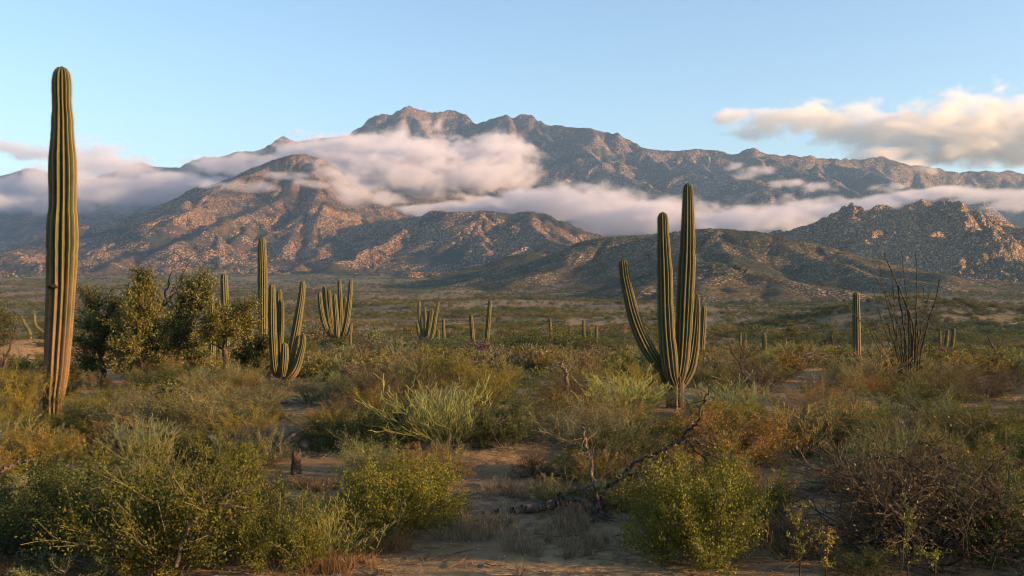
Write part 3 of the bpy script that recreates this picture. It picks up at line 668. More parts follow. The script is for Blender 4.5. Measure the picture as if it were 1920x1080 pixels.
post(1118.5, 656, 610, 3, 87, 'right one of three thin cactus posts left of the large cactus')
post(1170, 660, 632, 2.5, 95, 'tiny cactus post nearest the left arm of the large cactus')
post(1314, 668, 573, 6, 46, 'slim leaning cactus standing right behind the large cactus', 6, woody=(.6, .2))
post(1433, 676, 623, 4, 62, 'small cactus post left of the round green thorn bush')
post(1388, 662, 623, 2.6, 78, 'faint thin cactus post, left one of two behind the bare grey bush')
post(1397, 662, 622, 2.4, 79, 'faint thin cactus post, right one of two behind the bare grey bush')
post(1607, 708, 547, 7.4, 31, 'dark column cactus standing left of the ocotillo', -2, woody=(.9, .5))
post(1762, 662, 620, 2.6, 78, 'left and straightest of three thin cacti right of the ocotillo')
post(1771, 662, 617, 3.4, 77, 'middle one of three thin cacti right of the ocotillo', 6)
post(1783, 662, 615, 3.4, 76, 'right leaning one of three thin cacti right of the ocotillo', 6)
post(424, 640, 512, 7.6, 44, 'thick column cactus poking up behind the mesquite crowns', -4)
post(398, 640, 549, 6.4, 45, 'column cactus half hidden by mesquite leaves', -3)
post(412, 640, 563, 3, 45.5, 'small thin cactus between the two columns behind the mesquite', -1)
post(557, 700, 596, 3, 52, 'thin cactus seen between the arms of the many armed cactus', 2)
post(657, 690, 625, 2.8, 58, 'small thin cactus at the right foot of the lone many armed cactus')
cactus('branching_cactus', 'small forked cactus in the scrub just left of the tall column cactus', [
    dict(name='trunk', pix=[(57, 640, 3.4), (54, 620, 3.6), (46, 607, 3.4), (38, 590, 2.6)], woody=(.8, .3), ribs=8),
    dict(pix=[(84, 625, 2), (74, 618, 2.6), (66, 608, 3), (63.5, 587, 2.4)], ground=False, ribs=8)], 52, ribs=8)
print('cacti', round(time.time()-T0, 1), flush=True)
# ------------------------------------------------------------------ plants
def leaf_mat(name, instanced=False, twig=False):
    t = NT(name); c = t.attr('tint').outputs['Color']
    if instanced: oc = t.attr('tone', 'INSTANCER').outputs['Color']
    else: oc = t.node('ShaderNodeObjectInfo').outputs['Color']
    col = c if twig else t.mix(1.0, c, oc, 'MULTIPLY')
    if twig: return t.finish(t.bsdf(col, .9, None, .1))
    d = t.node('ShaderNodeBsdfPrincipled', {'Base Color': col, 'Roughness': .7, 'Specular IOR Level': .15}).outputs[0]
    tr = t.node('ShaderNodeBsdfTranslucent', {'Color': t.mix(1.0, col, (1.0, 1.05, .6), 'MULTIPLY')}).outputs[0]
    m = t.node('ShaderNodeMixShader'); m.inputs[0].default_value = .28; t.l.new(d, m.inputs[1]); t.l.new(tr, m.inputs[2])
    return t.finish(m.outputs[0])
M_leaf = leaf_mat('leaves'); M_leaf_i = leaf_mat('leaves_far', True); M_twig = leaf_mat('twigs', twig=True)

def tubes(S, sides=3):
    """S: array (n, 8) of p0, p1, r0, r1 -> verts, quads"""
    S = np.asarray(S, float); n = len(S); a = S[:, :3]; b = S[:, 3:6]; d = b-a; d /= np.linalg.norm(d, axis=1)[:, None]+1e-9
    ref = np.where(np.abs(d[:, 2:3]) > .9, np.array([[1., 0, 0]]), np.array([[0, 0, 1.]])); u = np.cross(d, ref); u /= np.linalg.norm(u, axis=1)[:, None]+1e-9; w = np.cross(d, u)
    V = np.zeros((n, 2, sides, 3))
    for j in range(sides):
        an = j/sides*2*math.pi; o = math.cos(an)*u+math.sin(an)*w
        V[:, 0, j] = a+o*S[:, 6:7]; V[:, 1, j] = b+o*S[:, 7:8]
    idx = np.arange(n*2*sides).reshape(n, 2, sides); nx = np.roll(idx, -1, 2)
    Q = np.stack([idx[:, 0], nx[:, 0], nx[:, 1], idx[:, 1]], -1).reshape(-1, 4)
    return V.reshape(-1, 3), Q

def leaves(P, D, size, rs, width=.5, spread=1.0):
    """one diamond leaf (two triangles as a quad) per point, pointing roughly along D"""
    n = len(P); d = D*.6+rs.normal(0, 1, (n, 3))*spread; d[:, 2] += .25; d /= np.linalg.norm(d, axis=1)[:, None]+1e-9
    s = np.cross(d, rs.normal(0, 1, (n, 3))); s /= np.linalg.norm(s, axis=1)[:, None]+1e-9
    ln = size*rs.uniform(.6, 1.3, (n, 1)); wd = ln*width*.5
    V = np.stack([P, P+d*ln*.5+s*wd, P+d*ln, P+d*ln*.5-s*wd], 1).reshape(-1, 3)
    return V, np.arange(n*4).reshape(-1, 4)

def grow(R, spec):
    """branch skeleton: returns segments (p0,p1,r0,r1,level)"""
    S = []; lv = spec['levels']
    def go(p, d, ln, r, k):
        n = spec.get('nodes', 3); st = ln/n
        for i in range(n):
            w = spec['wiggle']; d = [d[0]+R.gauss(0, w), d[1]+R.gauss(0, w), d[2]+R.gauss(0, w)+spec.get('up', .05)]
            m = math.sqrt(sum(c*c for c in d)); d = [c/m for c in d]
            q = [p[c]+d[c]*st for c in range(3)]
            if q[2] < .01: q[2] = .01; d[2] = abs(d[2])*.5
            r2 = max(r*(1-.30/n*1.1), spec['rmin'])
            S.append((*p, *q, r, r2, k)); p = q; r = r2
            if k < lv-1:
                nb = spec['kids'][k] if isinstance(spec['kids'], (list, tuple)) else spec['kids']
                for _ in range(nb if R.random() < .85 else nb-1):
                    an = spec['angle']; dd = [d[0]+R.gauss(0, an), d[1]+R.gauss(0, an), d[2]+R.gauss(0, an*.7)]
                    m = math.sqrt(sum(c*c for c in dd)); dd = [c/m for c in dd]
                    go(list(p), dd, ln*spec['ratio']*R.uniform(.7, 1.2), r*.7, k+1)
    for i in range(spec['stems']):
        a = (i+R.random())/spec['stems']*2*math.pi; t = spec['splay']*math.sqrt(R.random())*R.uniform(.8, 1.1)
        d = [math.cos(a)*math.sin(t), math.sin(a)*math.sin(t), math.cos(t)]
        rr = spec.get('foot', .05)
        go([math.cos(a)*rr*R.random(), math.sin(a)*rr*R.random(), -.03], d, spec['len']*R.uniform(.75, 1.15), spec['r'], 0)
    return np.array(S)

def col_attr(n, base, var, rs, hue=(1.25, 1.05, .8), p=.3):
    c = np.array(base)[None, :]*(1+rs.normal(0, var*1.5, (n, 1))); m = rs.rand(n, 1) < p
    c = np.where(m, c*np.array(hue)[None, :], c); return np.clip(c, .005, .9)

def plant_meshes(name, spec, seed):
    """returns (stem mesh, foliage mesh or None)"""
    R = random.Random(seed); rs = np.random.RandomState(seed); S = grow(R, spec)
    # normalise: width 1.0 m, height kept in proportion by the caller's scale
    mx = np.percentile(np.abs(S[:, 3:5]), 97)*2; hz_ = np.percentile(S[:, 5], 99)
    sc = np.array([spec['w']/mx, spec['w']/mx, spec['h']/hz_]); S[:, :3] *= sc; S[:, 3:6] *= sc
    V, Q = tubes(S[:, :8], spec.get('sides', 3)); sd_ = spec.get('sides', 3)
    tb = np.array(spec['bark'])[None, :]*np.ones((len(S), 1)); tipf = (S[:, 8:9]/max(spec['levels']-1, 1))
    if 'tip' in spec: tb = tb*(1-tipf)+np.array(spec['tip'])[None]*tipf
    tb = tb*(1+rs.normal(0, .15, (len(S), 1)))
    tint = np.repeat(np.clip(tb, .01, .9), 2*sd_, 0); tint = np.concatenate([tint, np.ones((len(tint), 1))], 1)
    sm_ = mesh_np(name+'_stems', V, quads=Q, attrs={'tint': ('POINT', 'FLOAT_COLOR', tint)}, mat=spec.get('stem_mat', M_twig))
    fm = None
    if spec.get('nleaf', 0):
        T = S[S[:, 8] >= spec['levels']-spec.get('leaf_levels', 2)]; w = np.linalg.norm(T[:, 3:6]-T[:, :3], axis=1); w = w/w.sum()
        k = rs.choice(len(T), spec['nleaf'], p=w); f = rs.rand(len(k), 1); D = T[k, 3:6]-T[k, :3]
        P_ = T[k, :3]*(1-f)+T[k, 3:6]*f+rs.normal(0, spec.get('fuzz', .01), (len(k), 3)); P_[:, 2] = np.maximum(P_[:, 2], .01)
        D = D/(np.linalg.norm(D, axis=1)[:, None]+1e-9)
        LV, LQ = leaves(P_, D, spec['leaf'], rs, spec.get('lw', .5))
        clump = vn3(P_[:, 0]*5/spec['w'], P_[:, 1]*5/spec['w'], P_[:, 2]*5, seed)[:, None]
        lc = col_attr(len(k), spec['green'], .22, rs, spec.get('hue', (1.18, 1.08, .7)), .3)*(1+.25*clump)
        if 'flower' in spec:
            top = (P_[:, 2:3] > spec['h']*spec.get('ftop', .55)) & (rs.rand(len(k), 1) < spec.get('fshare', .4)); lc = np.where(top, np.array(spec['flower'])[None]*(1+rs.normal(0, .15, (len(k), 1))), lc)
        lc = np.clip(np.concatenate([lc, np.ones((len(k), 1))], 1), .005, 1)
        fm = mesh_np(name+'_foliage', LV, quads=LQ, attrs={'tint': ('POINT', 'FLOAT_COLOR', np.repeat(lc, 4, 0))}, smooth=False, mat=M_leaf)
    return sm_, fm

OL = (.098, .106, .022); GR = (.058, .080, .022); GY = (.118, .120, .055); YE = (.185, .165, .032); BR = (.115, .085, .060); GB = (.12, .10, .08); PALE = (.20, .215, .105)
BASE = dict(
  olive=dict(stems=9, levels=3, kids=[2, 2], splay=1.15, len=.5, r=.008, rmin=.0022, wiggle=.16, angle=.55, ratio=.55, up=.04, bark=BR, tip=(.12, .11, .05), nleaf=10500, leaf=.019, lw=.68, fuzz=.022, green=OL, w=1.0, h=.62),
  dark=dict(stems=9, levels=3, kids=[2, 2], splay=1.1, len=.5, r=.009, rmin=.0025, wiggle=.2, angle=.6, ratio=.55, up=.03, bark=(.07, .055, .042), nleaf=10500, leaf=.018, lw=.7, fuzz=.024, green=GR, w=1.0, h=.70),
  grey=dict(stems=10, levels=3, kids=[2, 2], splay=1.15, len=.5, r=.007, rmin=.0022, wiggle=.16, angle=.55, ratio=.55, up=.05, bark=GB, tip=(.19, .18, .13), nleaf=9500, leaf=.017, lw=.6, fuzz=.022, green=GY, hue=(1.2, 1.15, .95), w=1.0, h=.62),
  gold=dict(stems=9, levels=3, kids=[2, 2], splay=.95, len=.5, r=.008, rmin=.0022, wiggle=.13, angle=.45, ratio=.6, up=.1, bark=BR, tip=(.15, .12, .05), nleaf=7500, leaf=.020, lw=.5, fuzz=.013, green=YE, flower=(.30, .20, .03), ftop=.6, fshare=.14, w=1.0, h=.75),
  rusty=dict(stems=10, levels=3, kids=[2, 2], splay=1.2, len=.5, r=.007, rmin=.0022, wiggle=.16, angle=.55, ratio=.55, up=.03, bark=BR, nleaf=9000, leaf=.017, lw=.6, fuzz=.02, green=(.17, .125, .045), flower=(.24, .13, .04), ftop=.4, fshare=.22, w=1.0, h=.55),
  twiggy=dict(stems=17, levels=4, kids=[2, 2, 1], splay=1.25, len=.5, r=.0055, rmin=.0014, wiggle=.22, angle=.6, ratio=.62, up=0, nodes=3, bark=(.040, .031, .024), tip=(.080, .062, .040), nleaf=2000, leaf=.015, leaf_levels=1, fuzz=.012, green=(.13, .12, .06), w=1.0, h=.55),
  pencil=dict(stems=32, levels=4, kids=[1, 1, 1], splay=1.1, len=.5, r=.0050, rmin=.0034, wiggle=.15, angle=.36, ratio=.62, up=.13, sides=4, bark=(.13, .135, .07), tip=PALE, stem_mat=M_leaf, nleaf=0, w=1.0, h=.8),
  pencilgold=dict(stems=22, levels=3, kids=[1, 2], splay=.8, len=.55, r=.008, rmin=.005, wiggle=.08, angle=.3, ratio=.5, up=.16, sides=4, bark=(.13, .135, .07), tip=(.22, .20, .085), stem_mat=M_leaf, nleaf=1500, leaf=.022, leaf_levels=1, lw=.6, fuzz=.01, green=(.20, .18, .06), flower=(.34, .21, .04), ftop=.6, fshare=.5, w=1.0, h=.85),
)
PROTO = {}
for ki, (k, sp_) in enumerate(BASE.items()):
    PROTO[k] = []
    for v in range(3):
        s2 = dict(sp_); PROTO[k].append(plant_meshes(k, s2, 100+ki*10+v))
    # lighter copies for the middle distance: fewer, larger leaves, stems and leaves in one mesh
    for v in range(2):
        s2 = dict(sp_); s2['nleaf'] = int(s2['nleaf']*.24); s2['leaf'] = s2.get('leaf', .02)*2.3; s2['stems'] = int(s2['stems']*.7)+1
        s2['rmin'] = s2['rmin']*1.7; s2['r'] = s2['r']*1.5
        if not k.startswith('pencil'): s2['levels'] = 3
        PROTO[k].append(plant_meshes(k+'_mid', s2, 500+ki*10+v))
print('prototypes', round(time.time()-T0, 1), flush=True)

def one_mesh(sm_, fm, name):
    """stems and leaves of a prototype in one mesh with two materials"""
    def get(me):
        n = len(me.vertices); v = np.zeros(n*3, np.float32); me.vertices.foreach_get('co', v); q = np.zeros(len(me.loops), np.int32); me.loops.foreach_get('vertex_index', q)
        c = np.zeros(n*4, np.float32); me.attributes['tint'].data.foreach_get('color', c); return v.reshape(-1, 3), q.reshape(-1, 4), c.reshape(-1, 4)
    v, q, c = get(sm_); mi = np.zeros(len(q), int); mats = [sm_.materials[0]]
    if fm:
        v2, q2, c2 = get(fm); q = np.concatenate([q, q2+len(v)]); v = np.concatenate([v, v2]); c = np.concatenate([c, c2]); mi = np.concatenate([mi, np.ones(len(q2), int)]); mats.append(fm.materials[0])
    return mesh_np(name, v, quads=q, attrs={'tint': ('POINT', 'FLOAT_COLOR', c)}, smooth=False, mat=mats, mat_idx=mi)
# finer leaved copies for the shrubs more than a metre wide
BIG = {}
for ki, k in enumerate(('olive', 'dark', 'grey', 'gold', 'rusty')):
    s2 = dict(BASE[k]); s2['nleaf'] = int(s2['nleaf']*1.35); s2['leaf'] *= .82; s2['stems'] += 4; s2['rmin'] *= .6; s2['r'] *= .65
    BIG[k] = [plant_meshes(k+'_wide', s2, 700+ki*10+v) for v in range(2)]
MID = {k: [one_mesh(*PROTO[k][3+v], k) for v in range(2)] for k in BASE}

KNAME = dict(olive='leafy_shrub', dark='leafy_shrub', grey='grey_shrub', gold='golden_shrub', rusty='golden_shrub', twiggy='twiggy_bush', pencil='succulent_shrub', pencilgold='succulent_shrub')
KADJ = dict(olive='olive leafy shrub', dark='dark green leafy shrub', grey='grey green shrub', gold='yellow green shrub', rusty='rusty brown shrub', twiggy='brown twiggy bush', pencil='pale pencil stemmed shrub', pencilgold='pale yellow budded shrub')
SHRUBS = []      # (kind, x, y, radius, height, object)
def shrub(kind, x, y, w, h, label=None, group=None, parts=True, tone=None, seed=None, sink=.02):
    R = random.Random(seed if seed is not None else int(x*131+y*977)); z = gz(x, y)-sink
    b = BASE[kind]; s3 = (w/b['w'], w/b['w']*R.uniform(.9, 1.1), h/b['h'])
    tone = tone or (R.uniform(.78, 1.22), R.uniform(.82, 1.15), R.uniform(.75, 1.2)); br = R.uniform(.70, 1.10); tone = (tone[0]*br, tone[1]*br, tone[2]*br, 1)
    if parts:
        sm_, fm = BIG[kind][R.randrange(2)] if (w > 1.0 and kind in BIG) else PROTO[kind][R.randrange(3)]
        root = bpy.data.objects.new(KNAME[kind], None); COL.objects.link(root); root.empty_display_size = .1
        root.location = (x, y, z); root.rotation_euler[2] = R.uniform(0, 6.28); root.scale = s3
        a = link('stems', sm_, root); a.color = tone
        if fm: b_ = link('foliage', fm, root); b_.color = tone
    else:
        root = link(KNAME[kind], MID[kind][R.randrange(2)], None, (x, y, z), R.uniform(0, 6.28)); root.scale = s3; root.color = tone
    tag(root, label, 'shrub' if 'bush' not in KNAME[kind] else 'bush', group); SHRUBS.append((kind, x, y, w/2, h, root))
    return root
def at(px_, base): d = CAMZ*F/(base-540); return pt(px_, 0, d)[0], d

# shrubs the photograph shows clearly: (kind, centre x, foot y, width px, height px, label)
HERO = [
 ('olive', 745, 1008, 262, 150, 'wide yellow green leafy shrub sprawling on bare sand at bottom centre', (1.25, 1.22, .85)),
 ('olive', 810, 975, 120, 100, 'low yellow green shrub tucked against the right of the wide sprawling shrub', (1.3, 1.2, .8)),
 ('pencil', 836, 868, 225, 118, 'bright green fan of pencil thin stems on the sandy hummock', (1.15, 1.15, .75)),
 ('dark', 700, 864, 200, 112, 'dark green leafy shrub left of the bright pencil stemmed fan', None),
 ('olive', 612, 850, 90, 80, 'small dim olive shrub left of the dark green one above the stump', None),
 ('dark', 945, 872, 110, 105, 'dark grey green shrub at the right end of the sandy hummock', (1.1, 1.1, 1.2)),
 ('gold', 905, 776, 150, 92, 'tall yellow green bush with pointed tips behind the pencil stemmed fan', (1.2, 1.2, .9)),
 ('gold', 800, 778, 75, 58, 'orange tipped golden bush just behind the pencil stemmed fan', (1.5, 1.1, .6)),
 ('gold', 690, 790, 110, 70, 'golden green bush behind the dark green shrub', (1.2, 1.05, .7)),
 ('pencil', 1168, 792, 190, 78, 'wide pale yellow green thicket of thin stems left of the large cactus foot', (1.35, 1.35, .8)),
 ('pencil', 1372, 800, 150, 88, 'pale blue green clump of thick upright stems right of the large cactus', (1.0, 1.1, 1.0)),
 ('pencilgold', 1505, 862, 165, 98, 'tall pale shrub with orange yellow budded stems behind the right clearing', (1.1, 1.05, .9)),
 ('rusty', 1345, 872, 250, 108, 'broad orange brown shrub in front of the blue green stem clump', (1.15, 1.0, .8)),
 ('olive', 1050, 818, 165, 76, 'brownish olive dome shaped shrub behind the strip of sand', (1.1, .95, .8)),
 ('grey', 1030, 742, 90, 40, 'silvery round shrub behind the brownish olive dome', (1.15, 1.15, 1.2)),
 ('grey', 330, 836, 200, 108, 'feathery grey olive dome right of the tall column cactus foot', (1.1, 1.0, .7)),
 ('olive', 448, 902, 115, 74, 'small neat green dome shrub left of the stump', (1.0, 1.05, .7)),
 ('pencil', 285, 905, 120, 100, 'pale club tipped succulent shrub with whitish stem ends at left', (1.3, 1.2, .9)),
 ('olive', 1320, 1068, 250, 200, 'large yellow green leafy shrub filling the bottom right of centre', (1.1, 1.08, .8)),
 ('olive', 1385, 1010, 170, 150, 'yellow green leafy shrub leaning right over the clearing edge', (1.05, 1.05, .8)),
 ('twiggy', 1760, 1040, 420, 235, 'huge dark tangled bush of arching bare twigs at bottom right', None),
 ('twiggy', 1690, 985, 220, 120, 'grey brown tangled bush behind the huge arching one', None),
 ('dark', 1880, 1060, 190, 200, 'dusky green shrub at the lower right corner', (1.0, 1.1, 1.3)),
 ('olive', 330, 1078, 330, 225, 'large dark olive shrub filling the lower left', (.95, .95, .7)),
 ('dark', 120, 1040, 300, 190, 'shadowy green shrub with arching stems in the lower left corner', (.9, .95, .9)),
 ('olive', 520, 1075, 210, 140, 'deep green leafy shrub beside the reddish dry grass', (.95, 1.0, .6)),
 ('gold', 45, 786, 150, 108, 'bright yellow green shrub at the left edge near the tall cactus foot', (1.15, 1.15, .7)),
 ('gold', 60, 905, 150, 95, 'golden brown shrub low at the left edge', (1.2, .95, .7)),
 ('rusty', 210, 850, 120, 60, 'small rusty shrub at the foot of the tall column cactus', (1.2, .95, .8)),
 ('rusty', 1625, 742, 95, 40, 'glowing rust orange shrub at the foot of the ocotillo', (1.7, 1.05, .5)),
 ('grey', 1520, 790, 150, 70, 'grey green rounded shrub left of the rust orange one', None),
 ('grey', 1740, 822, 160, 84, 'blue green tufted shrub in front of the ocotillo', (.8, 1.05, 1.2)),
 ('dark', 1590, 860, 130, 90, 'dark leafy shrub right of the budded pale one', None),
 ('olive', 1860, 850, 170, 90, 'olive shrub halfway up the right edge', None),
 ('twiggy', 1420, 735, 120, 70, 'bare grey thorn bush behind the blue green stem clump', None),
 ('twiggy', 1000, 900, 90, 60, 'small bare grey bush on the bank below the hummock', None),
 ('grey', 470, 775, 170, 62, 'pale silvery bush before the many armed cactus', (1.25, 1.2, 1.1)),
 ('dark', 290, 745, 160, 62, 'dark scrubby bush under the mesquite thicket', None),
 ('gold', 365, 742, 60, 44, 'small bush with orange yellow sprigs below the mesquites', (1.6, 1.1, .5)),
]
for k, x, yb, wp, hp, lab, tone in HERO:
    X, d = at(x, yb); shrub(k, X, d, wp/F*d*1.06, hp/F*d*1.05, lab, tone=tone)
    if wp > 230:   # a big shrub is several crowns of the same plant: thicken it with a second, offset growth joined as its parts
        r0 = SHRUBS[-1][5]; kk = BIG[k][1] if k in BIG else PROTO[k][1]
        for j, mm in enumerate(kk):
            if mm: o2 = link('stems' if j == 0 else 'foliage', mm, r0); o2.location = (.16, .12, 0); o2.rotation_euler[2] = 2.1; o2.scale = (.85, .85, .86); o2.color = r0.children[0].color

# ---- fill the scrub
CLEAR = [(925, 905, 85, 34), (980, 880, 60, 18), (560, 910, 75, 34), (900, 1040, 150, 60), (720, 1085, 120, 34), (1500, 915, 85, 50), (1050, 832, 70, 10), (650, 900, 40, 18), (470, 852, 30, 8), (900, 965, 90, 45), (150, 765, 40, 10), (1400, 1085, 200, 20), (540, 818, 50, 14)]
def clearing(x, y, hh=.35):
    px_ = 960+x/y*F; py_ = 540+CAMZ/y*F
    return any(((px_-a)/w)**2+((q-b)/h)**2 < 1 for a, b, w, h in CLEAR for q in (py_, py_-hh/y*F*.5, py_-hh/y*F))
from collections import defaultdict
grid = defaultdict(list)
def near_ok(x, y, r):
    gx, gy = int(x//2), int(y//2)
    for i in range(gx-1, gx+2):
        for j in range(gy-1, gy+2):
            for (a, b, c) in grid[i, j]:
                if (a-x)**2+(b-y)**2 < (r+c)**2: return False
    return True
for s_ in SHRUBS: grid[int(s_[1]//2), int(s_[2]//2)].append((s_[1], s_[2], s_[3]*.8))
for cx_, cd in ((100, 19.4), (1268, 20.6), (1703, 25.5)):
    X = pt(cx_, 0, cd)[0]; grid[int(X//2), int(cd//2)].append((X, cd, .3))
count = defaultdict(int); R = random.Random(99)
KW = [('olive', 34), ('dark', 24), ('grey', 13), ('gold', 8), ('rusty', 2.5), ('twiggy', 10), ('pencil', 4), ('pencilgold', 4)]
tries = 0
while tries < 26000 and len(SHRUBS) < 1250:
    tries += 1
    y = 8.2+(66-8.2)*R.random()**.62 if tries % 2 else 8.3+9*R.random()**.8
    x = R.uniform(-.60, .60)*y
    if clearing(x, y): continue
    if y < 10.9 and ((960+x/y*F-1080)/200)**2+((540+(CAMZ-.2)/y*F-960)/120)**2 < 1: continue
    f = min(1, (y-8)/16); w = R.uniform(.5, 1.05)+.8*f*R.random()
    if not near_ok(x, y, w*.25): continue
    patch_ = vn2(np.array([x/6.]), np.array([y/6.]), 4)[0]
    kinds = [k for k, _ in KW]; ws = [v for _, v in KW]
    if patch_ > .25: ws = [v*(2.2 if k in ('grey', 'pencil') else 1) for k, v in KW]
    elif patch_ < -.25: ws = [v*(2.2 if k in ('olive', 'gold') else 1) for k, v in KW]
    k = R.choices(kinds, ws)[0]
    if count[KNAME[k]] >= 288: continue
    h = w*R.uniform(.40, .64)*(1.12 if k in ('pencil', 'gold', 'pencilgold') else 1)
    h = min(h, .50 if y < 11.5 else (.72 if y < 15 else 1.15))
    pxx = 960+x/y*F; ylim = 678 if pxx < 480 else (655 if pxx < 1150 else 662)
    h = max(.3, min(h, CAMZ-(ylim+R.uniform(-26, 12)-540)/F*y-gz(x, y)))
    # leave the feet of the big cacti in view
    if abs(960+x/y*F-1268) < 50 and 12 < y < 20.5: h = max(.15, min(h, CAMZ-218/F*y))
    if abs(960+x/y*F-535) < 55 and 13 < y < 27.4: h = max(.2, min(h, CAMZ-168/F*y-gz(x, y)))
    if abs(960+x/y*F-104) < 50 and 12 < y < 19.3: h = max(.15, min(h, CAMZ-232/F*y))
    count[KNAME[k]] += 1
    shrub(k, x, y, w, h, None, parts=(y < 26)); grid[int(x//2), int(y//2)].append((x, y, w*.25))
print('shrubs', len(SHRUBS), dict(count), round(time.time()-T0, 1), flush=True)
# labels for the fill: what it looks like and the landmark it stands nearest to
LM = [(110, 19.4, 'the tall column cactus'), (1268, 20.6, 'the large branching cactus'), (300, 27, 'the mesquite thicket'), (1703, 25.5, 'the ocotillo'), (1090, 11.5, 'the fallen dead shrub'), (553, 13.3, 'the stump'),
      (540, 27.5, 'the many armed cactus'), (745, 9.9, 'the wide sprawling shrub'), (836, 14.2, 'the bright pencil stemmed fan'), (1750, 9.5, 'the huge tangled bush'), (1500, 12.4, 'the right clearing'), (1607, 31, 'the dark column cactus'), (900, 62, 'the leaning cactus pair'), (635, 60, 'the lone many armed cactus'), (1110, 80, 'the three thin cactus posts'), (1433, 60, 'the small cactus post'), (945, 14.2, 'the sandy hummock'), (150, 9.3, 'the lower left corner shrub'), (1345, 13.8, 'the broad orange brown shrub'), (330, 15.8, 'the feathery grey dome'), (905, 19.8, 'the tall pointed yellow bush'), (1372, 18, 'the blue green stem clump'), (1860, 14.5, 'the right edge olive shrub'), (40, 40, 'the small forked cactus'), (1762, 70, 'the three cacti beyond the ocotillo'), (1060, 22, 'the twisted dead tree'), (802, 66, 'the slender many armed cactus'), (1250, 50, 'the slim leaning cactus'), (45, 19, 'the left edge bright shrub')]
sets = defaultdict(list)
for k, x, y, r_, h, o in SHRUBS:
    if o.get('label'): continue
    best = min(LM, key=lambda q: ((pt(q[0], 0, q[1])[0]-x)**2+((q[1]-y)*.8)**2)/(q[1]**1.2))
    dx = (960+x/y*F)-best[0]; dd = y-best[1]
    rel = 'right of' if dx > 90 else ('left of' if dx < -90 else ('behind' if dd > 0 else 'in front of'))
    if rel in ('right of', 'left of'): rel = {1: 'behind and ', -1: 'in front and ', 0: ''}[0 if abs(dd) < 1.5 else (1 if dd > 0 else -1)]+rel
    size = 'small ' if h < .42 else ('tall ' if h > .8 else '')
    sets[size+KADJ[k], rel+' '+best[2]].append((x/y, o))
ORD = ['first', 'second', 'third', 'fourth', 'fifth', 'sixth', 'seventh', 'eighth', 'ninth', 'tenth', 'eleventh', 'twelfth']
for (a, b), L_ in sets.items():
    L_.sort(key=lambda q: q[0]); n = len(L_)
    for i, (_, o) in enumerate(L_):
        if n == 1: lab = a+' '+b
        elif n == 2: lab = ('left one of two, ', 'right one of two, ')[i]+a+' '+b
        elif n <= 12: lab = ('leftmost, ' if i == 0 else 'rightmost, ' if i == n-1 else ORD[i]+' from left, ')+a+' '+b
        else: lab = a+' among scrub '+b.replace('in front and', '').strip(); o['group'] = lab
        for old, new in (('in front and ', 'before and '), ('left one of two, ', 'left of two, '), ('right one of two, ', 'right of two, '), ('the ', ''), ('before and ', ''), ('behind and ', '')):
            if len(lab.split()) > 16: lab = lab.replace(old, new)
        o['label'] = lab
for k, x, y, r_, h, o in SHRUBS:
    if 'group' not in o: o['group'] = {'leafy_shrub': 'leafy shrubs of the desert scrub', 'grey_shrub': 'grey green shrubs of the scrub', 'golden_shrub': 'golden and rusty shrubs of the scrub', 'twiggy_bush': 'bare twiggy bushes of the scrub', 'succulent_shrub': 'pale stemmed succulent shrubs'}[o.name.split('.')[0]]
# ------------------------------------------------------------------ mesquite thicket
M_bark = (lambda t: t.finish(t.bsdf(t.mix(t.sm(t.noise(t.node('ShaderNodeTexCoord').outputs['Object'], 9, 5, .7), .35, .65), (.035, .026, .020), (.095, .072, .055)), .95, t.bump(t.noise(t.node('ShaderNodeTexCoord').outputs['Object'], 40, 4), .02, .8), .1)))(NT('dark_bark'))
M_dead = (lambda t: t.finish(t.bsdf(t.mix(t.sm(t.noise(t.node('ShaderNodeTexCoord').outputs['Object'], 6, 6, .75), .35, .65), (.075, .06, .048), (.17, .14, .11)), .95, t.bump(t.noise(t.node('ShaderNodeTexCoord').outputs['Object'], 45, 4), .015, .8), .1)))(NT('weathered_dead_wood'))
M_deadk = (lambda t: t.finish(t.bsdf(t.mix(t.sm(t.noise(t.node('ShaderNodeTexCoord').outputs['Object'], 6, 6, .75), .4, .7), (.028, .022, .018), (.14, .12, .10)), .95, t.bump(t.noise(t.node('ShaderNodeTexCoord').outputs['Object'], 45, 4), .015, .8), .1)))(NT('dark_dead_wood'))

def limb(path, n=5, jit=0.0, R=None):
    """smooth chain of segments through (x, y, z, r)"""
    C = catmull(path, n)
    if jit and R:
        for c in C[1:-1]: c[:3] += [R.gauss(0, jit) for _ in range(3)]
    return [(*a[:3], *b[:3], a[3], b[3]) for a, b in zip(C[:-1], C[1:])]
def twiglets(segs, R, n, ln, r, up=.1, gen=2, spread=.9):
    out = []
    for _ in range(n):
        s = R.choice(segs); f = R.random(); p = [s[c]*(1-f)+s[3+c]*f for c in range(3)]; d = [s[3+c]-s[c] for c in range(3)]; m = math.sqrt(sum(c*c for c in d))+1e-6; d = [c/m for c in d]
        d = [d[0]+R.gauss(0, spread), d[1]+R.gauss(0, spread), d[2]+R.gauss(0, spread*.7)+up]; m = math.sqrt(sum(c*c for c in d)); d = [c/m for c in d]; L_ = ln*R.uniform(.4, 1.2); rr = r
        for k in range(4):
            d = [c+R.gauss(0, .17) for c in d]; m = math.sqrt(sum(c*c for c in d)); d = [c/m for c in d]
            q = [p[c]+d[c]*L_/4 for c in range(3)]; out.append((*p, *q, rr, rr*.75)); p = q; rr *= .75
    return segs+out if gen <= 1 else twiglets(segs+out, R, int(n*1.2), ln*.55, r*.6, up, gen-1, spread)
def wood(name, segs, mat, parent=None, off=(0, 0, 0), sides=6):
    S = np.array(segs, float); S[:, :3] -= off; S[:, 3:6] -= off; V, Q = tubes(S, sides)
    return link(name, mesh_np(name, V, quads=Q, mat=mat), parent)

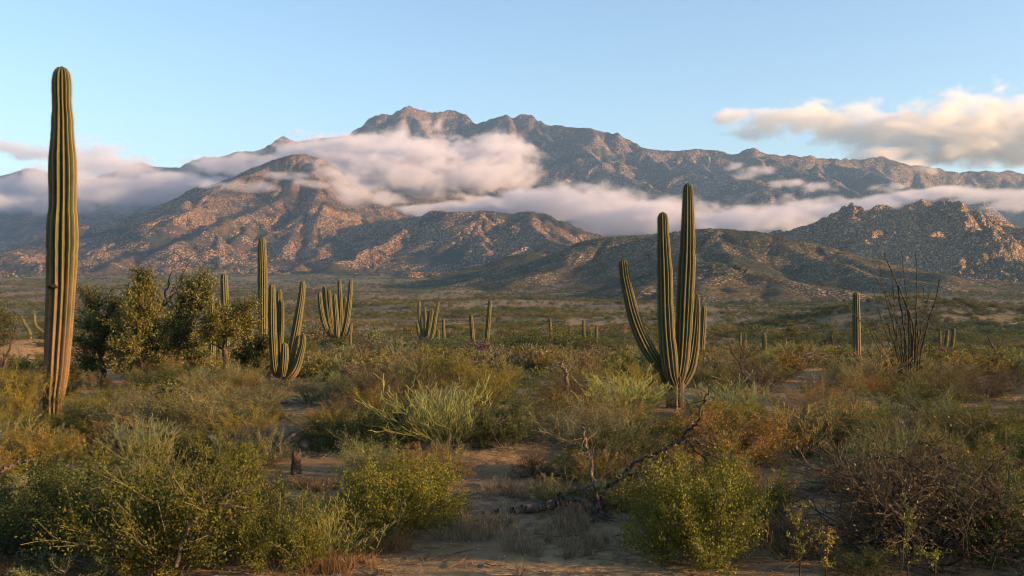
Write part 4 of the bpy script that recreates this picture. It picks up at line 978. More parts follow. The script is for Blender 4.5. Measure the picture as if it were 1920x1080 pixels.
def mesquite(label, base, blobs, d, seed, green, trunk_r=.09, lean=None, forks=None):
    """blobs: (x, y, rx, ry, n) in photograph pixels around which the leafy twigs gather"""
    R = random.Random(seed); rs = np.random.RandomState(seed)
    bx = pt(base[0], 0, d)[0]; bz = gz(bx, d)-.05; root = bpy.data.objects.new('mesquite_tree', None); COL.objects.link(root); root.location = (bx, d, bz)
    tag(root, label, 'tree', 'mesquite trees of the thicket at the left')
    fork = forks or (base[0]+R.uniform(-6, 6), base[1]-32); fp = pt(fork[0], fork[1], d)
    T = limb([(bx, d, bz, trunk_r*1.25), ((bx+fp[0])/2+.05, d+.05, (bz+fp[2])/2, trunk_r), (*fp, trunk_r*.8)], 4)
    Bs = []; LP = []; LD = []; LW = []
    for x, y, rx, ry, n in blobs:
        n = int(n*1.25); rx *= 1.3; ry *= 1.22
        dd = d+R.uniform(-.9, .9)*min(1.0, rx/F*d); c = pt(x, y, dd); rxm, rym = rx/F*d, ry/F*d
        mid_ = [(fp[k]*.5+c[k]*.5)+R.gauss(0, .15) for k in range(3)]
        seg = limb([(*fp, trunk_r*.38), (*mid_, trunk_r*.24), (c[0], c[1], c[2]-rym*.4, trunk_r*.16)], 4, .02, R); Bs += seg
        tw = []
        for _ in range(int(10+n/140)):
            s0 = seg[-1-R.randrange(2)]; u = np.array([R.gauss(0, .5), R.gauss(0, .5), R.gauss(0, .5)]); q = (c[0]+u[0]*rxm*1.1, c[1]+u[1]*rxm*1.0, c[2]+u[2]*rym*1.3)
            m2 = [(s0[k]+q[k])/2+R.gauss(0, .05) for k in range(3)]
            tw += limb([(*s0[:3], .012), (*m2, .009), (*q, .005)], 3, .01, R)
        tw = twiglets(tw, R, int(16+n/70), .42*max(rxm, .4), .005, .05, 1)
        Bs += tw; A_ = np.array(tw); w = np.linalg.norm(A_[:, 3:6]-A_[:, :3], axis=1); w /= w.sum(); k = rs.choice(len(A_), n, p=w); f = rs.rand(n, 1)
        LP.append(A_[k, :3]*(1-f)+A_[k, 3:6]*f+rs.normal(0, .055, (n, 3))); LD.append(A_[k, 3:6]-A_[k, :3])
    off = (bx, d, bz); wood('trunk', T, M_bark, root, off, 8); wood('branches', Bs, M_bark, root, off, 4)
    LP = np.concatenate(LP)-off; LD = np.concatenate(LD); LD /= np.linalg.norm(LD, axis=1)[:, None]+1e-9
    V, Q = leaves(LP, LD, .060, rs, .5); cl = vn3(LP[:, 0]*1.6, LP[:, 1]*1.6, LP[:, 2]*1.6, seed)[:, None]
    lc = col_attr(len(LP), green, .25, rs, (1.35, 1.1, .6), .25)*(1+.3*cl); lc = np.clip(np.concatenate([lc, np.ones((len(lc), 1))], 1), .004, 1)
    link('crown', mesh_np('crown', V, quads=Q, attrs={'tint': ('POINT', 'FLOAT_COLOR', np.repeat(lc, 4, 0))}, smooth=False, mat=M_leaf), root)
    return root
G1 = (.100, .112, .040); G2 = (.115, .116, .034)
mesquite('mesquite with a flat outlying tuft of leaves at the left end of the thicket', (192, 705), [(172, 545, 30, 13, 1500), (165, 598, 34, 26, 2200), (195, 590, 34, 26, 2400), (180, 640, 38, 30, 2600), (215, 635, 34, 34, 2200), (160, 670, 28, 24, 1500), (222, 600, 20, 24, 1100), (232, 655, 26, 30, 1600), (215, 560, 16, 14, 500)], 27.2, 1, G1)
mesquite('tallest mesquite with a dense knob of leaves at its top', (262, 712), [(272, 522, 17, 15, 2400), (268, 548, 22, 20, 2600), (278, 570, 24, 16, 2000), (248, 572, 14, 18, 1000), (262, 605, 34, 26, 2400), (240, 650, 34, 34, 2400), (285, 650, 38, 34, 2600), (262, 685, 30, 22, 1500), (305, 610, 22, 26, 1200), (300, 680, 26, 24, 1400)], 26.2, 2, G2, .1)
mesquite('mesquite with two leafy top tufts right of the tallest one', (318, 706), [(356, 530, 24, 17, 2000), (390, 527, 16, 22, 1700), (372, 545, 24, 14, 1300), (352, 560, 20, 16, 1200), (386, 555, 14, 12, 700), (330, 590, 28, 20, 1500), (352, 615, 34, 24, 2000), (320, 645, 36, 30, 2400), (360, 655, 26, 24, 1400)], 26.8, 3, G1, .1)
mesquite('low spreading mesquite on a clear dark trunk before the column cacti', (418, 692), [(392, 590, 28, 20, 1500), (425, 592, 34, 20, 2000), (455, 588, 22, 20, 1300), (476, 566, 14, 8, 400), (440, 618, 30, 16, 1300), (400, 622, 24, 18, 1100), (470, 610, 14, 14, 500), (382, 610, 20, 16, 700)], 26.0, 4, G2, .085, forks=(421, 655))
mesquite('dark rounded mesquite bush between the spreading one and the many armed cactus', (475, 700), [(470, 645, 26, 24, 1500), (495, 640, 18, 28, 1100), (455, 668, 24, 20, 1200), (484, 672, 22, 20, 1100)], 28.5, 5, (.05, .066, .026), .06)
mesquite('dark tree cut by the left edge behind the scrub', (-12, 690), [(8, 592, 20, 14, 900), (-5, 605, 30, 22, 1600), (12, 625, 16, 16, 600), (-20, 580, 26, 18, 1200)], 34, 6, (.055, .07, .03), .06)
# trees and big bushes of the middle distance
mesquite('round green thorn tree with yellow leaves at its right, behind the small cactus post', (1480, 668), [(1462, 628, 18, 16, 900), (1490, 625, 20, 18, 1100), (1475, 612, 16, 10, 600), (1450, 640, 12, 12, 400), (1500, 640, 12, 12, 400)], 58, 7, (.075, .085, .028), .07)['group'] = 'small trees in the middle distance'
mesquite('dark blue green tree left of the dark column cactus', (1563, 664), [(1556, 632, 16, 12, 700), (1574, 636, 14, 12, 600), (1562, 622, 10, 8, 350), (1545, 645, 12, 9, 300)], 60, 8, (.045, .07, .035), .06)['group'] = 'small trees in the middle distance'
# bare thin boughs over the thicket
bo = bpy.data.objects.new('dead_tree', None); COL.objects.link(bo); bX = pt(296, 0, 27.4)[0]; bo.location = (bX, 27.4, gz(bX, 27.4)); tag(bo, 'bare dead tree whose thin boughs reach above the mesquite crowns', 'dead tree')
S = []; R = random.Random(5)
base_ = pt(298, 705, 27.4)
for P in ([(298, 640), (292, 600), (305, 575), (322, 548), (338, 520), (356, 492)], [(305, 575), (312, 545), (318, 520), (328, 498)], [(300, 585), (318, 562), (336, 540), (345, 520)], [(296, 620), (268, 590), (240, 555), (222, 540)], [(240, 555), (228, 560), (222, 585)], [(240, 555), (242, 530)]):
    S += limb([(*pt(a, b, 27.4+R.uniform(-.1, .1)), .022*(1-i/len(P))+.006) for i, (a, b) in enumerate(P)], 4, .015, R)
S += limb([(*base_, .06), (*pt(298, 640, 27.4), .05)], 3)
S2 = twiglets(S, R, 50, .6, .004, .25, 1, .6)
wood('boughs', S2, M_bark, bo, tuple(bo.location), 4)

# ------------------------------------------------------------------ ocotillo
M_wand = (lambda t: t.finish(t.bsdf(t.mix(t.sm(t.noise(t.node('ShaderNodeTexCoord').outputs['Object'], 12, 4, .7), .4, .6), (.026, .022, .015), (.080, .068, .042)), .9, None, .1)))(NT('ocotillo_wand'))
oc = bpy.data.objects.new('ocotillo', None); COL.objects.link(oc); oX = pt(1700, 0, 25.5)[0]; oc.location = (oX, 25.5, gz(oX, 25.5)); tag(oc, 'ocotillo with many long bare wands fanning from one foot', 'ocotillo')
WANDS = [([(1722, 722), (1727, 660), (1742, 600), (1755, 560), (1762, 523)], .024), ([(1714, 722), (1716, 640), (1718, 560), (1719, 500), (1716, 470)], .019), ([(1706, 722), (1712, 660), (1711, 605), (1690, 550), (1668, 500), (1657, 475)], .024),
         ([(1694, 722), (1688, 660), (1672, 600), (1660, 555), (1652, 520), (1650, 490)], .015), ([(1690, 722), (1665, 665), (1640, 625), (1612, 600), (1590, 575), (1580, 562)], .015), ([(1692, 722), (1668, 690), (1645, 650), (1632, 620), (1625, 600)], .016),
         ([(1700, 722), (1699, 650), (1693, 600), (1686, 560), (1683, 530)], .026), ([(1697, 722), (1693, 670), (1688, 620), (1676, 590)], .020), ([(1703, 722), (1704, 650), (1702, 590), (1697, 570)], .022), ([(1709, 722), (1710, 650), (1706, 600), (1700, 580)], .022),
         ([(1696, 722), (1680, 660), (1668, 620), (1662, 600)], .016), ([(1718, 722), (1722, 665), (1720, 610), (1716, 560)], .022), ([(1712, 722), (1718, 670), (1730, 630), (1735, 610)], .015), ([(1724, 722), (1732, 690), (1746, 672)], .012),
         ([(1688, 722), (1660, 705), (1640, 680), (1626, 655)], .018), ([(1701, 722), (1690, 640), (1666, 560), (1640, 520), (1630, 505)], .012), ([(1716, 722), (1724, 640), (1736, 575), (1745, 545)], .013), ([(1705, 722), (1708, 630), (1698, 540), (1690, 470)], .012), ([(1698, 722), (1684, 650), (1676, 560), (1672, 505)], .011), ([(1708, 722), (1722, 650), (1730, 590), (1731, 530)], .011), ([(1695, 722), (1676, 670), (1650, 590), (1636, 540)], .011), ([(1711, 722), (1716, 660), (1726, 600), (1750, 600)], .010), ([(1693, 722), (1672, 690), (1655, 672), (1640, 650)], .012), ([(1702, 722), (1696, 640), (1700, 560), (1706, 520)], .012), ([(1720, 722), (1735, 680), (1748, 640), (1758, 610)], .011)]
R = random.Random(8)
for P, r in WANDS:
    dd = R.uniform(-.5, .5); n = len(P)
    S = limb([(*pt(x, y, 25.5+dd*i/n), r*1.1*(1-.6*i/n)) for i, (x, y) in enumerate(P)], 6, .006, R)
    x0 = S[0]; S = [(x0[0], x0[1], x0[2]-.25, *x0[:3], r*1.3, r*1.25)]+S
    th = []
    for s in S[2:]:
        for _ in range(5):
            f = R.random(); p = [s[c]*(1-f)+s[3+c]*f for c in range(3)]; a = R.uniform(0, 6.28); th.append((*p, p[0]+.045*math.cos(a), p[1]+.045*math.sin(a), p[2]+.02, .0035, .001))
    wood('wand', S+th, M_wand, oc, tuple(oc.location), 5)

# ------------------------------------------------------------------ dead wood and the stump
def deadwood(name, label, cat, limbs, mat, twigs=(0, .3, .006), seed=1, group=None, parts='branch', spread=.7, jit=.008, up=.05, pale=None):
    """limbs: list of [(x, y, d, r_m), ...] traced from the photograph"""
    R = random.Random(seed); p0 = pt(*limbs[0][0][:3]); root = bpy.data.objects.new(name, None); COL.objects.link(root); root.location = p0; tag(root, label, cat, group)
    for i, Lb in enumerate(limbs):
        S = limb([(*pt(a, b, d), r*1.0) for a, b, d, r in Lb], 6, jit, R)
        if twigs[0]: S = twiglets(S, R, twigs[0], twigs[1], twigs[2], up, 2 if twigs[0] > 3 else 1, spread)
        wood('trunk' if i == 0 else parts, S, (pale if i in (0, 1, 2, 4) and pale else mat), root, p0, 7)
    return root
deadwood('fallen_dead_shrub', 'fallen dead shrub with dark crooked branches and a pale log end, bottom centre', 'dead shrub', [
    [(1180, 985, 10.4, .035), (1130, 965, 10.7, .032), (1085, 935, 10.9, .036), (1040, 945, 10.9, .042), (990, 955, 10.9, .048), (935, 963, 10.9, .05), (898, 966, 10.9, .046)],
    [(1000, 950, 10.9, .02), (1060, 930, 10.9, .018), (1110, 910, 10.8, .016)], [(922, 965, 10.9, .014), (915, 990, 10.7, .010), (893, 1018, 10.5, .007), (893, 1050, 10.2, .004)],
    [(1048, 925, 10.9, .03), (1065, 962, 10.8, .026), (1100, 1000, 10.2, .028), (1104, 1030, 9.9, .02), (1095, 1060, 9.7, .012)],
    [(1110, 905, 11, .022), (1107, 870, 11, .019), (1100, 835, 11, .017), (1092, 802, 11, .016)], [(1102, 1000, 10.3, .012), (1120, 960, 10.5, .016), (1115, 900, 10.9, .02)],
    [(1120, 945, 10.8, .022), (1150, 905, 10.7, .024), (1190, 870, 10.6, .022), (1240, 845, 10.5, .018), (1283, 818, 10.4, .016), (1308, 790, 10.3, .012), (1320, 755, 10.3, .009), (1335, 718, 10.3, .005)],
    [(1155, 905, 10.7, .016), (1200, 885, 10.5, .014), (1235, 905, 10.3, .012), (1240, 930, 10.2, .008)], [(1283, 818, 10.4, .009), (1320, 860, 10.3, .007), (1350, 885, 10.2, .004)], [(1283, 820, 10.4, .007), (1310, 832, 10.4, .005), (1365, 822, 10.5, .003)],
    [(1120, 945, 10.8, .018), (1140, 985, 10.4, .016), (1200, 1010, 10.1, .012), (1250, 1040, 9.8, .007)], [(1104, 1030, 9.9, .010), (1130, 1045, 9.8, .008), (1158, 1050, 9.7, .005)]], M_deadk, (13, .42, .005), 4, jit=.012, pale=M_dead)
deadwood('fallen_branch', 'pale forked log lying under the dark shrubs above the stump', 'fallen branch', [
    [(478, 833, 15.6, .04), (510, 832, 15.6, .034), (545, 820, 15.7, .026), (580, 800, 15.9, .02), (600, 787, 16, .012)], [(512, 832, 15.6, .026), (545, 828, 15.4, .022), (590, 818, 15.3, .012)], [(500, 832, 15.6, .01), (470, 800, 15.7, .007), (440, 780, 15.8, .004)]], M_dead, (2, .3, .005), 6)
deadwood('fallen_branch', 'pale crooked branch on the ground in the bottom left corner', 'fallen branch', [
    [(-20, 1052, 9.15, .03), (20, 1066, 9.0, .026), (52, 1076, 8.9, .024), (72, 1058, 9.0, .02), (92, 1040, 9.1, .018), (120, 1050, 9.05, .010)], [(60, 1072, 8.95, .01), (110, 1075, 8.9, .007), (150, 1078, 8.8, .004)]], M_dead, (2, .3, .004), 7)
deadwood('fallen_branch', 'grey log end lying at the left edge below the tall cactus', 'fallen branch', [[(-40, 828, 15.9, .045), (10, 826, 15.9, .042), (62, 827, 15.8, .034)]], M_dead, (1, .3, .004), 8)
deadwood('fallen_branch', 'bare orange brown bough reaching in from the left edge', 'fallen branch', [[(-40, 905, 10, .03), (0, 885, 10, .022), (30, 870, 10, .016), (62, 862, 10, .008)], [(-40, 935, 9.8, .02), (0, 922, 9.8, .016), (45, 914, 9.8, .008)]], M_dead, (2, .25, .004), 9)
deadwood('dead_shrub', 'black bare branches forking upward out of the lower left shrub', 'dead shrub', [
    [(330, 1062, 8.3, .022), (345, 1010, 8.3, .018), (375, 955, 8.35, .013), (380, 935, 8.35, .010), (362, 890, 8.4, .005)], [(375, 955, 8.35, .009), (410, 935, 8.4, .007), (480, 912, 8.5, .004)], [(345, 1020, 8.3, .010), (400, 1000, 8.2, .008), (425, 980, 8.2, .004)],
    [(378, 940, 8.35, .008), (430, 945, 8.4, .006), (485, 955, 8.5, .006), (550, 935, 8.6, .003)], [(285, 1030, 8.4, .010), (270, 970, 8.5, .008), (250, 925, 8.6, .006), (215, 870, 8.7, .003)], [(330, 965, 8.4, .006), (320, 905, 8.5, .005), (315, 870, 8.5, .003)]], M_deadk, (3, .22, .003), 10)
deadwood('dead_shrub', 'dark arching leafless branches over the tangled bush at lower right', 'dead shrub', [
    [(1860, 1030, 8.7, .022), (1815, 965, 8.8, .017), (1790, 900, 8.9, .013), (1765, 855, 9, .009), (1730, 832, 9.1, .006), (1700, 835, 9.1, .003)], [(1830, 985, 8.8, .013), (1780, 930, 8.9, .010), (1720, 880, 9, .008), (1660, 855, 9.1, .006), (1600, 872, 9.2, .003)],
    [(1850, 1015, 8.7, .012), (1760, 965, 8.8, .009), (1650, 950, 8.9, .006), (1560, 935, 9, .005), (1475, 942, 9.1, .003)], [(1880, 960, 8.8, .010), (1830, 890, 8.9, .008), (1780, 860, 9, .005), (1745, 820, 9.1, .003)], [(1700, 1040, 8.8, .008), (1650, 1000, 8.9, .006), (1610, 985, 9, .003)]], M_deadk, (4, .3, .0035), 12, jit=.015)
deadwood('dead_tree', 'small twisted pale dead tree in front of the leaning cactus pair', 'dead tree', [
    [(1062, 735, 22, .06), (1062, 712, 22, .05), (1060, 695, 22, .04), (1045, 685, 22, .03), (1030, 695, 22, .012)], [(1060, 698, 22, .03), (1050, 680, 22, .022), (1030, 688, 22, .01)], [(1062, 700, 22, .02), (1075, 678, 22, .012), (1085, 670, 22, .006)]], M_dead, (2, .3, .006), 13)
deadwood('dead_tree', 'small bare forked tree at the far right in the middle distance', 'dead tree', [[(1868, 682, 36, .07), (1866, 660, 36, .06), (1856, 640, 36, .03), (1848, 625, 36, .012)], [(1866, 662, 36, .03), (1880, 645, 36, .02), (1905, 638, 36, .008)]], M_bark, (6, .7, .01), 14)
deadwood('dead_tree', 'bare grey branching bush left of the small cactus post', 'dead tree', [[(1392, 702, 29, .05), (1388, 682, 29, .04), (1372, 660, 29, .02), (1365, 645, 29, .008)], [(1390, 690, 29, .03), (1405, 665, 29, .02), (1420, 650, 29, .008)], [(1388, 680, 29, .02), (1390, 655, 29, .014), (1398, 636, 29, .006)]], M_bark, (12, .7, .01), 15)
deadwood('dead_tree', 'arching pale bare branches between the small cactus post and the dark column', 'dead tree', [[(1500, 690, 30, .04), (1510, 672, 30, .035), (1535, 668, 30, .02), (1560, 680, 30, .01)], [(1495, 690, 30, .04), (1505, 668, 30, .03), (1525, 660, 30, .02)], [(1450, 690, 30, .02), (1480, 672, 30, .014), (1520, 664, 30, .008)]], M_dead, (9, .8, .009), 16)
deadwood('dead_tree', 'bare dark tree right of the lone many armed cactus', 'dead tree', [[(678, 690, 33, .05), (678, 668, 33, .04), (672, 650, 33, .02), (665, 635, 33, .01)], [(678, 670, 33, .03), (688, 650, 33, .018), (696, 632, 33, .008)]], M_bark, (10, .6, .01), 17)
deadwood('dead_tree', 'charred branching stub between the slender cactus and the leaning pair', 'dead tree', [[(838, 690, 40, .06), (838, 668, 40, .05), (832, 650, 40, .02)], [(838, 672, 40, .03), (848, 655, 40, .02), (858, 644, 40, .008)]], M_deadk, (6, .6, .01), 18)
deadwood('dead_tree', 'bare brown tree at the left edge behind the bright shrub', 'dead tree', [[(2, 720, 24, .05), (8, 680, 24, .04), (20, 650, 24, .02), (28, 630, 24, .008)], [(5, 690, 24, .03), (-10, 650, 24, .02), (-15, 630, 24, .01)]], M_bark, (16, .7, .008), 19)
deadwood('dead_tree', 'bare thin branches leaning beside the slender cactus posts', 'dead tree', [[(1188, 700, 40, .03), (1205, 680, 40, .025), (1225, 660, 40, .01)], [(1160, 690, 40, .03), (1120, 662, 40, .02), (1105, 655, 40, .01)]], M_bark, (8, .7, .009), 20)
# stump
R = random.Random(3); sx, sdn = at(553, 893); rz_ = []
k = 14; SV = []; SQ = []
for i, (zz, rr) in enumerate(((-.06, .085), (.03, .068), (.10, .058), (.18, .052), (.235, .056), (.27, .045), (.25, .02))):
    for j in range(k):
        a = j/k*6.283; q = rr*(1+.16*math.sin(a*3+1)+.08*math.sin(a*7+i*.4)); top = .035*math.sin(a*2+.6)+.02*math.sin(a*5) if i >= 4 else 0
        SV.append((q*math.cos(a)+.02*i/6, q*math.sin(a), zz+top))
for i in range(6): SQ += [(i*k+j, i*k+(j+1) % k, (i+1)*k+(j+1) % k, (i+1)*k+j) for j in range(k)]
SQ2 = [(6*k, 6*k+j, 6*k+j+1, 6*k+j+2) for j in range(1, k-2, 2)]
st = link('stump', mesh_np('stump', np.array(SV)*1.08, quads=SQ+SQ2, mat=M_bark), None, (sx, sdn, gz(sx, sdn))); tag(st, 'short weathered stump standing in the bare sand at left', 'stump')

# ------------------------------------------------------------------ saplings poking into the bottom edge
def sapling(label, x, yb, yt, d, w, seed, green, parts=True):
    R = random.Random(seed); rs = np.random.RandomState(seed); p0 = pt(x, yb, d); p1 = pt(x+R.uniform(-6, 6), yt, d); root = bpy.data.objects.new('sapling', None); COL.objects.link(root); root.location = p0
    tag(root, label, 'sapling', 'leafy saplings along the bottom edge')
    z0 = gz(p0[0], d)-.05
    S = limb([(p0[0], d, z0, .007), (*[(p0[k]+p1[k])/2+R.gauss(0, .02) for k in range(3)], .005), (*p1, .003)], 5); S2 = twiglets(S[3:], R, 12, w, .0025, .3, 1, .7)
    wood('stem', S+S2, M_bark, root, p0, 4); A_ = np.array(S2); n = 420; k = rs.randint(0, len(A_), n); f = rs.rand(n, 1); P_ = A_[k, :3]*(1-f)+A_[k, 3:6]*f+rs.normal(0, .008, (n, 3))-p0
    m = P_[:, 2] > (p1[2]-p0[2])*.25; P_ = P_[m]; V, Q = leaves(P_, A_[k, 3:6][m]*8-A_[k, :3][m]*8, .024, rs, .45); lc = col_attr(len(P_), green, .2, rs); lc = np.concatenate([lc, np.ones((len(lc), 1))], 1)
    link('foliage', mesh_np('foliage', V, quads=Q, attrs={'tint': ('POINT', 'FLOAT_COLOR', np.repeat(lc, 4, 0))}, smooth=False, mat=M_leaf), root)
sapling('upright sapling with a bright tuft of yellow green leaves, left of two at the bottom', 1496, 1085, 968, 7.6, .16, 1, (.14, .15, .035))
sapling('short sapling with bright yellow leaves close beside the upright one', 1545, 1085, 1005, 7.6, .14, 2, (.18, .16, .04))
sapling('wavy yellow green sapling before the huge tangled bush at lower right', 1706, 1085, 962, 7.6, .2, 3, (.12, .14, .035))
sapling('small leafy sprig low at the bottom right', 1752, 1085, 1045, 7.6, .14, 4, (.11, .13, .035))

# ------------------------------------------------------------------ dry grass and litter on the near ground
M_dry = leaf_mat('dry_litter', twig=True)
rs = np.random.RandomState(77); N = 42000
d = 7.4+(26-7.4)*rs.rand(N)**.8; u = rs.uniform(-.56, .56, N); x = u*d; keep = (fbm2(x, d, 1.5, 3, 33) > -.12) | (rs.rand(N) < .12)
x = x[keep]; d = d[keep]; N = len(x); z = ground_z(x, d); a = rs.uniform(0, 6.283, N); ln = rs.uniform(.03, .16, N)*(1+(rs.rand(N) < .05)*2); el = rs.uniform(-.02, .35, N)
P0 = np.stack([x, d, z+.004], 1); P1 = P0+np.stack([np.cos(a)*ln, np.sin(a)*ln, np.abs(el)*ln+.004], 1)
V, Q = tubes(np.concatenate([P0, P1, np.full((N, 1), .0022), np.full((N, 1), .0015)], 1), 3)
pal = np.array([(.12, .085, .06), (.20, .15, .11), (.19, .11, .065), (.075, .055, .042), (.26, .21, .16)]); c = pal[rs.choice(5, N, p=[.32, .2, .2, .2, .08])]*rs.uniform(.7, 1.2, (N, 1)); c = np.concatenate([c, np.ones((N, 1))], 1)
tag(link('twig_litter', mesh_np('twig_litter', V, quads=Q, attrs={'tint': ('POINT', 'FLOAT_COLOR', np.repeat(c, 6, 0))}, smooth=False, mat=M_dry)), 'dry twigs and stalks strewn over the near sand', 'litter', kind='stuff')
# larger fallen sticks
n = 900; d = 7.6+(22-7.6)*rs.rand(n)**.85; x = rs.uniform(-.56, .56, n)*d; z = ground_z(x, d); a = rs.uniform(0, 6.283, n); ln = rs.uniform(.12, .5, n); b = a+rs.normal(0, .4, n)
P0 = np.stack([x, d, z+.008], 1); P1 = P0+np.stack([np.cos(a)*ln*.5, np.sin(a)*ln*.5, rs.uniform(0, .05, n)], 1); P2 = P1+np.stack([np.cos(b)*ln*.5, np.sin(b)*ln*.5, rs.uniform(-.02, .06, n)], 1)
V, Q = tubes(np.concatenate([np.concatenate([P0, P1, np.full((n, 1), .0055), np.full((n, 1), .0045)], 1), np.concatenate([P1, P2, np.full((n, 1), .0045), np.full((n, 1), .002)], 1)]), 4)
c = pal[rs.choice(5, n, p=[.3, .2, .05, .25, .2])]; c = np.concatenate([np.concatenate([c, c]), np.ones((2*n, 1))], 1)
tag(link('fallen_sticks', mesh_np('fallen_sticks', V, quads=Q, attrs={'tint': ('POINT', 'FLOAT_COLOR', np.repeat(c, 8, 0))}, smooth=False, mat=M_dry)), 'grey and brown fallen sticks scattered on the near sand', 'litter', kind='stuff')
# dry grass tufts
TU = []
for cx_, cyy, wx, wy, n, colr in ((610, 1065, 110, 30, 34, 0), (730, 1030, 60, 16, 14, 0), (560, 1010, 60, 20, 16, 0), (590, 920, 40, 8, 14, 0), (880, 1000, 70, 26, 26, 1), (1030, 1030, 120, 40, 40, 1), (130, 860, 110, 26, 30, 0), (640, 960, 40, 30, 16, 1), (1080, 980, 50, 30, 16, 1), (950, 930, 60, 14, 14, 1), (1480, 1020, 60, 30, 14, 1), (240, 960, 100, 40, 20, 0), (1200, 930, 60, 30, 16, 0)):
    for _ in range(n):
        px_ = rs.normal(cx_, wx*.5); py_ = rs.normal(cyy, wy*.5); X, dd = at(px_, max(py_, 780)); TU.append((X, dd, colr))
SV = []; SC = []
for X, dd, colr in TU:
    m = 26; a = rs.uniform(0, 6.283, m); r0 = rs.rand(m)*.05; sp_ = rs.uniform(.05, .75, m); h = rs.uniform(.06, .20, m); z0 = gz(X, dd)
    b = np.stack([X+r0*np.cos(a), dd+r0*np.sin(a), np.full(m, z0-.01)], 1); t_ = b+np.stack([np.cos(a)*sp_*h, np.sin(a)*sp_*h, h], 1); md_ = (b+t_)/2+np.array([0, 0, .015]); SV.append(np.concatenate([b, md_, np.full((m, 1), .0022), np.full((m, 1), .0018)], 1)); SV.append(np.concatenate([md_, t_, np.full((m, 1), .0018), np.full((m, 1), .0007)], 1))
    cc = np.array([(.19, .115, .055), (.21, .16, .10)][colr])*rs.uniform(.55, 1.25, (m, 1)); SC += [cc, cc]
V, Q = tubes(np.concatenate(SV), 3); c = np.concatenate(SC); c = np.concatenate([c, np.ones((len(c), 1))], 1)
tag(link('dry_grass', mesh_np('dry_grass', V, quads=Q, attrs={'tint': ('POINT', 'FLOAT_COLOR', np.repeat(c, 6, 0))}, smooth=False, mat=M_dry)), 'reddish dry grass tufts between the near shrubs', 'grass', kind='stuff')
# ragged upright green stems out of the red grass
shrub('pencil', *at(590, 1062), .62, .60, 'cluster of upright pale stems rising from reddish dry grass at the bottom', tone=(1.15, 1.15, .8))

# ------------------------------------------------------------------ pebbles on the sand
rs = np.random.RandomState(5); n = 2600; d = 7.6+14*rs.rand(n)**.9; x = rs.uniform(-.56, .56, n)*d; z = ground_z(x, d); r = rs.uniform(.006, .022, n)
ico = np.array([(0, 0, 1), (.9, 0, .3), (.28, .85, .3), (-.73, .53, .3), (-.73, -.53, .3), (.28, -.85, .3), (0, 0, -.6)]); tri = [(0, 1, 2), (0, 2, 3), (0, 3, 4), (0, 4, 5), (0, 5, 1), (6, 2, 1), (6, 3, 2), (6, 4, 3), (6, 5, 4), (6, 1, 5)]
V = np.stack([x, d, z+r*.2], 1)[:, None]+ico[None]*r[:, None, None]*rs.uniform(.6, 1.3, (n, 1, 3))*np.array([1, 1, .7]); T_ = (np.array(tri)[None]+np.arange(n)[:, None, None]*7).reshape(-1, 3)
c = np.array([(.30, .25, .20)])*rs.uniform(.5, 1.2, (n, 1)); c = np.repeat(np.concatenate([c, np.ones((n, 1))], 1), 7, 0)
tag(link('pebbles', mesh_np('pebbles', V.reshape(-1, 3), tris=T_, attrs={'tint': ('POINT', 'FLOAT_COLOR', c)}, smooth=False, mat=M_dry)), 'small pale pebbles on the sand', 'pebbles', kind='stuff')
print('trees', round(time.time()-T0, 1), flush=True)

# ------------------------------------------------------------------ scrub of the valley and the hills: instanced clumps
far_col = bpy.data.collections.new('far_scrub_kinds')
def far_proto(i, n, h, w, leaf, base, dens=1.0):
    rs = np.random.RandomState(900+i); nb = 7; c = rs.normal(0, .24, (nb, 3))*np.array([w, w, 0]); c[:, 2] = h*rs.uniform(.25, .65, nb); k = rs.randint(0, nb, n); u = rs.normal(0, 1, (n, 3)); u /= np.linalg.norm(u, axis=1)[:, None]
    P_ = c[k]+u*np.array([w*.27, w*.27, h*.34])*rs.rand(n, 1)**.4; P_[:, 2] = np.abs(P_[:, 2]); V, Q = leaves(P_, u, leaf, rs, .7)
    tc = col_attr(n, base, .25, rs, (1.2, 1.1, .8), .3)*(1+.25*vn3(P_[:, 0]*3, P_[:, 1]*3, P_[:, 2]*3, i)[:, None]); tc = np.clip(np.concatenate([tc, np.ones((n, 1))], 1), .004, 1)
    me = mesh_np('clump', V, quads=Q, attrs={'tint': ('POINT', 'FLOAT_COLOR', np.repeat(tc, 4, 0))}, smooth=False, mat=M_leaf_i); o = bpy.data.objects.new('clump_%s' % 'abcdefgh'[i], me); far_col.objects.link(o)
far_near = bpy.data.collections.new('near_scrub_kinds'); FP = ((.8, 1.0, OL), (.9, 1.0, GR), (.7, 1.0, GY), (.6, 1.1, (.11, .085, .06)), (.62, 1.0, (.075, .095, .036)))
for i, (h, w, b) in enumerate(FP): far_proto(i, 420 if i != 3 else 260, h, w, .085, b)
_fc = far_col; far_col = far_near
for i, (h, w, b) in enumerate(FP): far_proto(i, 1500 if i != 3 else 900, h, w, .040, b)
far_col = _fc
